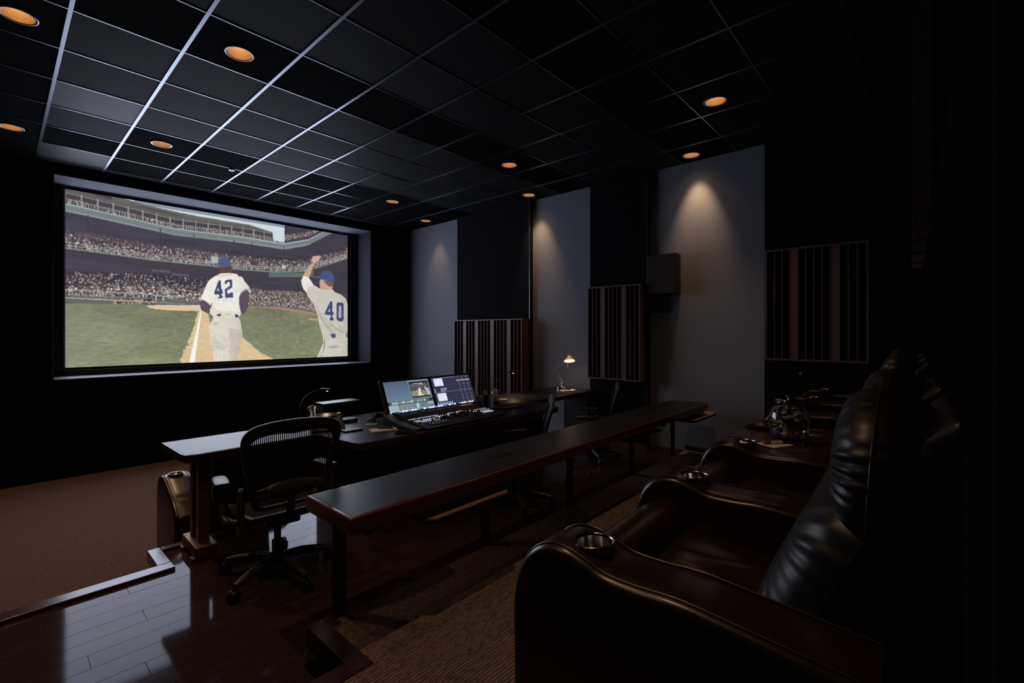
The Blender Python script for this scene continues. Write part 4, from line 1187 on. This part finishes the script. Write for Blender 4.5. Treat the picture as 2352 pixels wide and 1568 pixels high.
# tall slat diffuser on the rear wall
rd = thing('slat_diffuser', 'tall dark slatted diffuser high on the rear wall, seen nearly edge on', 'acoustic panel', (4.40, rear(4.40), EYE + .56), RA, 'slatted acoustic diffusers')
L_ = 2.2; hh = CE - (EYE + .56) - .01
MB().box(-L_ / 2, L_ / 2, 0, .015, 0, hh).build('back_board', 'diffuser_dark', rd)
for i in range(15):
    x = -L_ / 2 + L_ * i / 14
    MB().box(x - .006, x + .006, .015, .085, 0, hh).build('fin', 'diffuser', rd)
for i in (3, 7, 11): MB().box(-L_ / 2 + L_ * i / 14 + .006, -L_ / 2 + L_ * (i + 1) / 14 - .006, .015, .08, 0, hh).build('slat', 'diffuser', rd)

# ================================================================== GRADING CONSOLE
CX0, CX1, CYF, CYB = 2.325, 3.460, 2.995, 3.505
con = thing('grading_console', 'wide black colour grading console with glowing knobs and keys', 'control panel', (0, 0, DK))
body = MB().prism([(CYF, .004), (CYF, .018), (CYF + .05, .024), (CYF + .34, .052), (CYF + .37, .075), (CYB - .06, .088), (CYB, .088), (CYB, .0), (CYF + .02, .0)], CX0 + .10, CX1 - .10, axis='x')
body.build('panel_body', 'black_plastic', con, bevel=.004)
for (xa, xb) in ((CX0, CX0 + .098), (CX1 - .098, CX1)):
    MB().prism([(CYF + .05, .0), (CYF + .05, .016), (CYF + .33, .040), (CYB - .02, .080), (CYB, .08), (CYB, 0)], xa, xb, axis='x').build('side_wing', 'black_plastic', con, bevel=.005)
def cz(y):
    return float(np.interp(y, [CYF, CYF + .05, CYF + .34, CYF + .37, CYB - .06, CYB], [.018, .024, .052, .075, .088, .088])) + .0005
knob = MB().lathe([(.011, 0), (.011, .010), (.009, .015), (.0, .016)], n=14).mesh('knob'); knob.materials.append(MATS['black_metal'])
kcap = MB().lathe([(.0108, .0085), (.0108, .0175), (.0085, .0225), (.0, .023)], n=12).mesh('knob_light'); kcap.materials.append(MATS['knob_glow'])
kcap2 = kcap.copy(); kcap2.materials.clear(); kcap2.materials.append(MATS['key_blue'])
def mkkey(w, d, m):
    me = MB().box(-w / 2, w / 2, -d / 2, d / 2, 0, .005).mesh('key'); me.materials.append(MATS[m]); return me
key_w, key_b, key_y, key_d = mkkey(.013, .007, 'key_white'), mkkey(.013, .007, 'key_blue'), mkkey(.02, .012, 'key_yellow'), mkkey(.014, .011, 'black_metal')
key_s = mkkey(.006, .006, 'key_white')
random.seed(9)
for i in range(27):
    x = CX0 + .13 + i * .0345
    y = CYB - .085
    if i in (7, 16, 20): continue
    kk = put('knob', knob, con, loc=(x, y, cz(y)))
    put('knob_light', kcap if i % 3 else kcap2, kk)
for i in range(16):     # second row, left: paired glowing keys
    x = CX0 + .125 + i * .021; y = CYF + .285
    put('key', key_w if i % 4 else key_b, con, loc=(x, y + random.uniform(-.004, .004), cz(y)))
for r in range(3):
    for i in range(10):
        x = CX0 + .14 + i * .0235 + r * .006; y = CYF + .225 - r * .028
        put('key', (key_w if (i < 8 and r < 2) else key_b) if random.random() < .8 else key_d, con, loc=(x, y, cz(y)))
for r in range(4):      # numeric pad, unlit
    for i in range(13):
        x = CX0 + .19 + i * .0185; y = CYF + .125 - r * .020
        put('key', key_d, con, loc=(x, y, cz(y)))
        if (i + r) % 2 == 0: put('key_mark', key_s, con, loc=(x, y, cz(y) + .0002))
for j, (bx, by_) in enumerate(((CX0 + .47, CYF + .19), (CX0 + .60, CYF + .22), (CX0 + .72, CYF + .23))):
    rg = MB().lathe([(.052, 0), (.052, .008), (.044, .012), (.033, .008), (.030, .004)], n=32).build('trackball_ring', 'black_metal', con, smooth=True, loc=(bx, by_, cz(by_) - .002))
    MB().lathe([(.0, .024), (.013, .021), (.022, .014), (.026, .004), (.024, 0)], n=24).build('trackball', 'black_plastic', rg, smooth=True)
    for q in range(6):
        a = .6 + q * .42
        put('key', key_w, con, loc=(bx + .068 * math.cos(a), by_ + .066 * math.sin(a), cz(by_ + .066 * math.sin(a))))
put('key', key_y, con, loc=(CX0 + .40, CYF + .245, cz(CYF + .245)))
MB().obox((CX0 + .70, CYF + .095, cz(CYF + .095) + .001), (.20, .085, .002), Matrix.Rotation(.097, 3, 'X')).build('touch_pad', 'desk_black', con)
for r in range(2):
    for i in range(7): put('key', key_w if random.random() < .7 else key_d, con, loc=(CX0 + .83 + i * .034 + .008 * r, CYF + .255 - r * .04, cz(CYF + .255 - r * .04)))
for r in range(3):
    for i in range(9): put('key_mark', key_s, con, loc=(CX0 + .90 + i * .016, CYF + .175 - r * .022, cz(CYF + .175 - r * .022)))
MB().box(CX0 + .84, CX0 + .99, CYF + .385, CYF + .43, .079, .0815).build('status_display', 'lcd_amber', con)
MB().box(CX0 + .55, CX0 + .66, CYF + .295, CYF + .335, .048, .0525).build('small_display', 'desk_black', con)

# twin monitors in one housing, leaning back
mon = thing('twin_monitor', 'pair of tilted monitors in one black housing above the grading console', 'monitor', (0, 3.55, DK + .048))
ln = math.atan2(.13, .293); hM = .3205
Mrot = Matrix.Rotation(-ln, 3, 'X')
def mp_(x, s, d=0): # x, distance up the tilted plane, distance out of it toward the viewer
    v = Mrot @ Vector((0, -d, s)); return (x, v.y, v.z)
MX0, MX1 = 2.448, 3.545
def slab(x0_, x1_, s0, s1, d0, d1):
    P = [mp_(x0_, s0, d0), mp_(x1_, s0, d0), mp_(x1_, s1, d0), mp_(x0_, s1, d0), mp_(x0_, s0, d1), mp_(x1_, s0, d1), mp_(x1_, s1, d1), mp_(x0_, s1, d1)]
    return MB().add(P, [(0, 1, 2, 3), (7, 6, 5, 4), (4, 5, 1, 0), (5, 6, 2, 1), (6, 7, 3, 2), (7, 4, 0, 3)])
slab(MX0 - .030, MX1 + .022, -.028, hM + .022, -.038, -.002).build('housing', 'black_plastic', mon, bevel=.006)
stand = MB().box(2.70, 3.30, .02, 0.16, -.047, .03); stand.build('stand', 'black_metal', mon, bevel=.004)
MID0, MID1 = 2.975, 3.010
def ui_left():
    c = Canvas(300, 190, 300.0, 190.0)
    c.fill(np.ones_like(c.X, bool), (86, 104, 126))
    c.a *= np.clip(.70 + .5 * (c.Y / 115) * 1.0, .6, 1.2)[..., None]
    c.rect(156, 4, 296, 112, (66, 80, 92)); c.rect(156, 4, 296, 7, (160, 178, 190)); c.rect(156, 110, 296, 112, (120, 138, 150)); c.rect(156, 4, 158, 112, (140, 158, 170)); c.rect(294, 4, 296, 112, (120, 138, 150))
    c.rect(164, 14, 290, 104, (20, 24, 28))
    th = baseball(126, 76, False); yy_, xx_ = 22, 164
    c.a[yy_:yy_ + 76, xx_:xx_ + 126] = th * .9
    c.rect(0, 116, 300, 134, (44, 52, 60))
    for i in range(22): c.rect(14 + i * 11.6, 118, 14 + i * 11.6 + 9, 131, [(150, 168, 160), (120, 138, 132), (186, 200, 192), (96, 112, 108)][c.rng.integers(4)], 1, .3)
    c.rect(0, 134, 300, 168, (92, 112, 118)); c.rect(0, 134, 62, 168, (140, 160, 164))
    for cx_ in (84, 116, 148):
        R_ = np.hypot(c.X - cx_, c.Y - 151); an = np.arctan2(c.Y - 151, c.X - cx_)
        m = R_ < 14; c.fill(m & (R_ > 11), (150, 130, 170)); c.fill(m & (R_ <= 11) & (an > .6), (90, 140, 100)); c.fill(m & (R_ <= 11) & (an < -1.4), (150, 100, 105)); c.fill(R_ < 4, (120, 140, 140))
    c.rect(176, 138, 196, 165, (150, 180, 196)); c.rect(198, 138, 203, 165, (80, 150, 110))
    c.line([(236, 160), (262, 144)], 1.4, (170, 190, 190)); c.rect(258, 138, 296, 152, (140, 160, 168))
    c.rect(0, 168, 300, 190, (150, 180, 178)); c.rect(0, 173, 300, 179, (186, 210, 206)); c.rect(0, 168, 22, 190, (176, 200, 198)); c.rect(30, 180, 300, 184, (120, 150, 150))
    return c.a
def ui_right():
    c = Canvas(300, 190, 300.0, 190.0)
    c.fill(np.ones_like(c.X, bool), (46, 44, 66))
    c.rect(0, 91, 300, 95, (92, 88, 124)); c.rect(0, 0, 300, 3, (84, 80, 112))
    for y in (6, 100):
        c.rect(14, y, 84, y + 48, (204, 204, 222)); c.rect(14, y, 20, y + 48, (120, 116, 160))
    for i in range(8):
        if i in (0, 4, 5, 6, 7): c.rect(8 + i * 12, 68, 13 + i * 12, 88 + (2 if i < 7 else -6), (150, 190, 226))
    for i in range(9): c.rect(6 + i * 13, 156, 12 + i * 13, 184, (160, 200, 236))
    for cx_, cy_ in ((140, 46), (140, 142)):
        for a in np.linspace(0, 2 * PI, 13)[:-1]: c.line([(cx_ + 14 * math.cos(a), cy_ + 12 * math.sin(a)), (cx_ + 36 * math.cos(a), cy_ + 34 * math.sin(a))], .9, (96, 100, 106), .55)
    for y0_ in (4, 98):
        for i in range(3):
            x_ = 206 + i * 34
            c.line([(x_, y0_), (x_, y0_ + 84)], 1.1, (96, 132, 84), .8)
            for j in range(6): c.rect(x_ - 3, y0_ + 4 + j * 15, x_ + 3, y0_ + 7 + j * 15, (140, 170, 110), .8)
        c.line([(186, y0_ + 48), (300, y0_ + 48)], 1.2, (100, 104, 110), .8); c.line([(186, y0_ + 26), (300, y0_ + 26)], 1, (80, 84, 96), .8)
    c.rect(188, 27, 300, 31, (196, 190, 214))
    for x_ in range(150, 296, 22): c.rect(x_, 184, x_ + 12, 187, (190, 190, 210))
    for x_ in range(90, 180, 16): c.rect(x_, 3, x_ + 9, 6, (170, 170, 120), .8)
    return c.a
picture('left_display', ui_left(), mon, mp_(MX0, 0, .0005), (MID0 - MX0, 0, 0), Mrot @ Vector((0, 0, hM)), 1.25)
picture('right_display', ui_right(), mon, mp_(MID1, 0, .0005), (MX1 - MID1, 0, 0), Mrot @ Vector((0, 0, hM)), 1.25)

# ================================================================== SMALL THINGS ON THE DESK
def on(o): return o
# --- desk phone at the left end
def phone(loc, rz, label, lit=True):
    t = thing('desk_phone', label, 'telephone', loc, rz); t.scale = (1.25, 1.25, 1.25)
    MB().prism([(-.10, .0), (-.10, .012), (.02, .055), (.10, .088), (.10, .0)], -.095, .115, axis='x').build('base', 'black_plastic', t, bevel=.006)
    hs = spline([(-.075, -.11, .050), (-.075, -.09, .062), (-.075, -.02, .084), (-.075, .05, .108), (-.075, .10, .124), (-.075, .125, .118)], 4)
    MB().tube(hs, [.026, .030, .032, .030, .026, .021, .019, .018, .018, .018, .018, .018, .019, .020, .022, .024, .030, .033, .033, .031, .028], n=12, flat=.75).build('handset', 'black_plastic', t, smooth=True)
    MB().obox((.035, -.040, .0385), (.065, .115, .003), Matrix.Rotation(.36, 3, 'X')).build('number_card', 'cork' if lit else 'black_plastic', t)
    MB().obox((.02, .070, .082), (.11, .045, .004), Matrix.Rotation(.38, 3, 'X')).build('display', 'desk_black', t)
    k = 0
    for i in range(3):
        for j in range(4):
            MB().obox((-.028 + i * .017, .035 - j * .020 - .012, .063 - j * .0075), (.011, .010, .006), Matrix.Rotation(.36, 3, 'X')).build('button', 'chair_plastic', t)
    MB().obox((.095, .080, .0885), (.022, .012, .003), Matrix.Rotation(.36, 3, 'X')).build('indicator', 'paper', t)
    return t
phone((1.885, 3.670, DK), -.36, 'black desk phone with paper number card beside the left gooseneck lamp')
ib = thing('interface_box', 'small black box with orange light right of the desk phone', 'device', (2.155, 3.84, DK), -.1)
MB().box(-.10, .10, -.05, .05, 0, .028).build('case', 'black_plastic', ib, bevel=.003)
MB().box(-.08, -.045, -.052, -.049, .008, .017).build('orange_light', 'led_orange', ib)
MB().box(.03, .07, -.052, -.049, .010, .018).build('name_strip', 'cork', ib)
fo = MB().box(-.10, .06, -.045, .045, 0, .012).build('document_wallet', 'black_plastic', loc=(2.02, 3.455, DK), rot=(0, 0, -.1), bevel=.003)
tag(fo, 'thin black wallet lying on the desk just right of the near chair', 'wallet')
# coasters
def coaster(x, y, label):
    t = thing('coaster', label, 'coaster', (x, y, DK))
    MB().lathe([(.0, 0), (.048, 0), (.050, .002), (.050, .006), (.0, .007)], n=32).build('disc', 'cork', t, smooth=True)
    MB().lathe([(.036, .0071), (.036, .0080), (.0, .0080)], n=28).build('printed_centre', 'chair_plastic', t)
coaster(2.244, 3.545, 'round cork coaster with dark oval print left of the console')
cc = MB().lathe([(.0, 0), (.048, 0), (.052, .003), (.050, .010), (.0, .008)], n=32).build('coaster', 'pen_yellow', smooth=True, loc=(4.15, 3.70, DK))
tag(cc, 'pale yellow round coaster right of the tissue holder', 'coaster')
# notepads and pens
np1 = thing('notepad', 'pinkish paper notepad on the desk at the left end of the console', 'notepad', (2.185, 3.275, DK), -.30)
MB().box(-.105, .105, -.062, .062, 0, .008).build('pages', 'paper', np1)
MB().box(-.105, .105, -.062, .062, .0095, .0102).build('top_sheet', 'paper', np1)
pn = thing('pen', 'thick black pen lying on the pinkish notepad', 'pen', (2.205, 3.280, DK + .0172), -.78)
MB().lathe([(.003, -.07), (.0065, -.05), (.0068, .055), (.005, .068)], n=12, axis='x').build('barrel', 'black_plastic', pn, smooth=True)
MB().box(.02, .06, -.002, .002, .0062, .0085).build('clip', 'black_metal', pn)
np2 = thing('notepad', 'small white notepad in front of the desk lamp', 'notepad', (5.40, 3.63, DK), -.35)
MB().box(-.10, .10, -.060, .060, 0, .010).build('pages', 'paper_white', np2)
pn2 = thing('pen', 'dark pen on the white notepad before the desk lamp', 'pen', (5.39, 3.635, DK + .0165), -.55)
MB().lathe([(.003, -.06), (.006, -.045), (.006, .05), (.004, .06)], n=12, axis='x').build('barrel', 'black_plastic', pn2, smooth=True)
MB().lathe([(.0064, .0), (.0064, .006)], n=12, axis='x').build('ring', 'black_metal', pn2, smooth=True)
sw = thing('stylus_holder', 'slim black stylus tray between the notepad and the console keys', 'stylus tray', (2.245, 3.055, DK), -.75)
MB().box(-.085, .085, -.014, .014, 0, .012).build('tray', 'black_plastic', sw, bevel=.004)
MB().lathe([(.0035, -.075), (.0045, -.06), (.0045, .07)], c=(0, 0, .0155), n=10, axis='x').build('stylus', 'chair_plastic', sw, smooth=True)
# cable bundle behind the console
cb_ = MB(); random.seed(3)
for i in range(7):
    r_ = .11 + .012 * i
    cb_.tube(spline([(2.30 + .008 * i, 3.72 - .012 * i, DK + .005), (2.34 + .008 * i, 3.70, DK + .022 + .004 * i), (2.42, 3.70 + .006 * i, DK + .026 + .005 * i), (2.48, 3.72, DK + .018 + .003 * i), (2.54, 3.76 + .01 * i, DK + .006)], 5), .006, n=6)
o = cb_.build('cable_bundle', 'black_plastic', smooth=True); tag(o, 'bundle of glossy black cables looping behind the console', 'cables')
# gooseneck lamps
def gooseneck(x, y, dirx, diry, label, lit):
    t = thing('gooseneck_lamp', label, 'lamp', (x, y, DK), math.atan2(diry, dirx))
    MB().lathe([(.0, 0), (.026, 0), (.026, .010), (.012, .016), (.008, .03), (0, .031)], n=20).build('foot', 'black_metal', t, smooth=True)
    path = spline([(0, 0, .02), (.005, 0, .13), (.035, 0, .225), (.10, 0, .282), (.185, 0, .306)], 8)
    MB().tube(path, .0042, n=8).build('neck', 'black_metal', t, smooth=True)
    hd = MB().obox((.215, 0, .305), (.085, .034, .020), Matrix.Rotation(.10, 3, 'Y')).build('head', 'black_plastic', t, bevel=.006)
    for s in (-1, 1): MB().lathe([(.0, -.004), (.007, -.003), (.007, .0)], c=(.232, s * .009, .2935), n=10).build('led', 'led_warm', hd)
    if lit:
        l = bpy.data.lights.new('gooseneck_beam', 'SPOT'); l.energy = lit; l.color = (1, .66, .36); l.spot_size = 2.5; l.spot_blend = .9; l.shadow_soft_size = .008
        lo_ = bpy.data.objects.new('gooseneck_beam', l); C.objects.link(lo_); lo_.parent = t; lo_.location = (.232, 0, .285)
    return t
gooseneck(1.80, 3.98, .64, -.42, 'black gooseneck lamp with two lit bulbs arching over the desk phone', 1.8)
gooseneck(4.26, 3.93, .68, -.35, 'black gooseneck lamp in front of the wide slatted diffuser', 9.0)
# halogen desk lamp
lp = thing('desk_lamp', 'chrome twin rod desk lamp with glowing conical shade', 'lamp', (5.55, 3.82, DK), math.atan2(-.729, .685))
MB().lathe([(.0, 0), (.092, 0), (.095, .006), (.092, .034), (.070, .044), (.0, .046)], n=40).build('base', 'chrome', lp, smooth=True)
MB().lathe([(.016, .045), (.016, .075), (.010, .085), (0, .085)], n=16).build('swivel', 'chrome', lp, smooth=True)
for o_ in (-.012, .012): MB().tube([(.004 + o_, 0, .08), (-.11 + o_, 0, .285)], .0035, n=8).build('lower_rod', 'lamp_rod', lp, smooth=True)
MB().obox((-.108, 0, .288), (.045, .018, .014), 0).build('elbow', 'lamp_rod', lp, bevel=.003)
MB().tube([(-.105, 0, .288), (.035, 0, .378)], .004, n=8).build('upper_rod', 'lamp_rod', lp, smooth=True)
sh = MB().lathe([(.006, .480), (.012, .478), (.030, .452), (.060, .418), (.076, .398), (.078, .392)], c=(.098, 0, 0), n=32)
sh.f = [f for f in sh.f if len(f) == 4]
gd = MB().lathe([(.0, .398), (.060, .400), (.072, .396), (.060, .392), (.0, .388)], c=(.098, 0, 0), n=28)
Rt = Matrix.Rotation(-.36, 3, 'X'); pv = Vector((.098, 0, .42))
for q in (sh, gd): q.v = [tuple(Rt @ (Vector(v) - pv) + pv) for v in q.v]
sh.build('shade', 'lamp_shade', lp, smooth=True); gd.build('glass_disc', 'lamp_disc', lp, smooth=True)
MB().tube([(.062, 0, .392), (.070, 0, .345), (.078, 0, .31)], .0035, n=8).build('handle', 'lamp_rod', lp, smooth=True)
l = bpy.data.lights.new('desk_lamp_beam', 'SPOT'); l.energy = 9.0; l.color = (1, .66, .34); l.spot_size = 1.35; l.spot_blend = .8; l.shadow_soft_size = .04
lo_ = bpy.data.objects.new('desk_lamp_beam', l); C.objects.link(lo_); lo_.parent = lp; lo_.location = (.098, -.03, .372); lo_.rotation_euler = (-.25, 0, 0)
# pencil cup, tissue, jar, right phone, keyboard
pc = thing('pencil_cup', 'dark pencil cup with green and yellow pencils behind the monitors', 'pencil cup', (3.82, 3.68, DK))
cu = MB().lathe([(.038, .0), (.040, .09), (.037, .09), (.035, .006), (0, .006)], n=24); cu.build('cup', 'black_plastic', pc, smooth=True)
random.seed(6)
for i in range(9):
    a = random.uniform(0, 6.28); r = random.uniform(.004, .024)
    x, y = r * math.cos(a), r * math.sin(a)
    pp = MB().tube([(x * .6, y * .6, .008), (x * 1.5, y * 1.5, .115 + random.uniform(0, .03))], .0045, n=6).build('pencil', random.choice(['pen_green', 'pen_yellow', 'pen_green']), pc)
tb = thing('tissue_holder', 'pale tissues standing up from a holder beside the pencil cup', 'tissues', (3.95, 3.63, DK), .6)
MB().prism([(-.055, 0), (.055, 0), (.050, .055), (.028, .130), (.010, .148), (-.012, .140), (-.030, .120), (-.050, .05)], -.012, .012, axis='y').build('tissue_stack', 'paper', tb, bevel=.004)
MB().prism([(-.05, 0), (.02, 0), (.0, .13), (-.02, .160), (-.045, .155)], .016, .028, axis='y').build('tissue', 'paper_white', tb, bevel=.003)
MB().box(-.065, .065, -.035, .035, 0, .020).build('tray', 'black_plastic', tb, bevel=.003)
gj = thing('small_jar', 'small clear jar between the tissues and the yellow coaster', 'jar', (4.14, 3.84, DK))
MB().lathe([(.0, .002), (.034, .002), (.036, .02), (.036, .08), (.028, .092), (.025, .092), (.033, .078), (.033, .02), (.0, .008)], n=28).build('glass_body', 'glass', gj, smooth=True)
MB().lathe([(.030, .093), (.030, .106), (.0, .108)], n=24).build('lid', 'steel', gj, smooth=True)
t2 = thing('intercom_unit', 'low black unit with red lights right of the monitors', 'device', (3.72, 3.83, DK), .0)
MB().prism([(-.08, 0), (-.08, .015), (.08, .075), (.08, 0)], -.09, .10, axis='x').build('case', 'black_plastic', t2, bevel=.005)
for i, xx in enumerate((-.05, -.03, -.012)): MB().obox((xx, -.045, .0315), (.010, .010, .004), Matrix.Rotation(.36, 3, 'X')).build('red_light', 'led_red', t2)
MB().obox((.05, .0, .0475), (.05, .05, .012), Matrix.Rotation(.36, 3, 'X')).build('dial_pad', 'black_metal', t2)
kb = thing('keyboard', 'slim dark keyboard lying right of the console', 'keyboard', (3.80, 3.30, DK), .10)
MB().prism([(-.20, .075), (-.21, -.05), (-.12, -.082), (0, -.09), (.12, -.082), (.21, -.05), (.20, .075)], 0, .018).build('case', 'chair_plastic', kb, bevel=.004)
kme = MB().box(-.0075, .0075, -.0075, .0075, 0, .004).mesh('keycap'); kme.materials.append(MATS['black_plastic'])
for r in range(5):
    for i in range(17): put('keycap', kme, kb, loc=(-.155 + i * .0192, .058 - r * .0215, .018))
# equipment cabinet standing behind the desk
eq = thing('equipment_cabinet', 'black equipment cabinet behind the desk with a bright reflection on its top', 'cabinet', (2.378, 4.365, 0))
MB().box(-.195, .195, -.08, .08, .03, 1.118).build('body', 'black_metal', eq, bevel=.003)
MB().box(-.203, .203, -.086, .086, 1.118, 1.136).build('top', 'desk_black', eq, bevel=.002)
for sx in (-.15, .15):
    for sy in (-.05, .05): MB().lathe([(.02, 0), (.02, .03)], c=(sx, sy, 0), n=12).build('foot', 'black_plastic', eq)
# little chrome lever at the back edge of the desk's left wing
lv = thing('microphone_clip', 'tiny chrome clip standing at the rear of the desk behind the near chair', 'clip', (1.72, 4.00, DK), .4)
MB().lathe([(.010, 0), (.010, .006), (0, .007)], n=12).build('foot', 'chrome', lv)
MB().tube([(0, 0, .005), (.006, 0, .03), (.022, 0, .042)], .004, n=8).build('lever', 'chrome', lv, smooth=True)

# flat black plate laid on the planks beside the step
fo_ = thing('floor_plate', 'black rectangular floor plate beside the cherry step nosing', 'floor outlet', (1.012, 2.052, WD))
MB().box(-.036, .036, -.064, .064, 0, .004).build('cover', 'black_fabric', fo_, bevel=.001)
MB().box(-.028, .028, -.055, .055, .004, .006).build('flap', 'black_fabric', fo_)
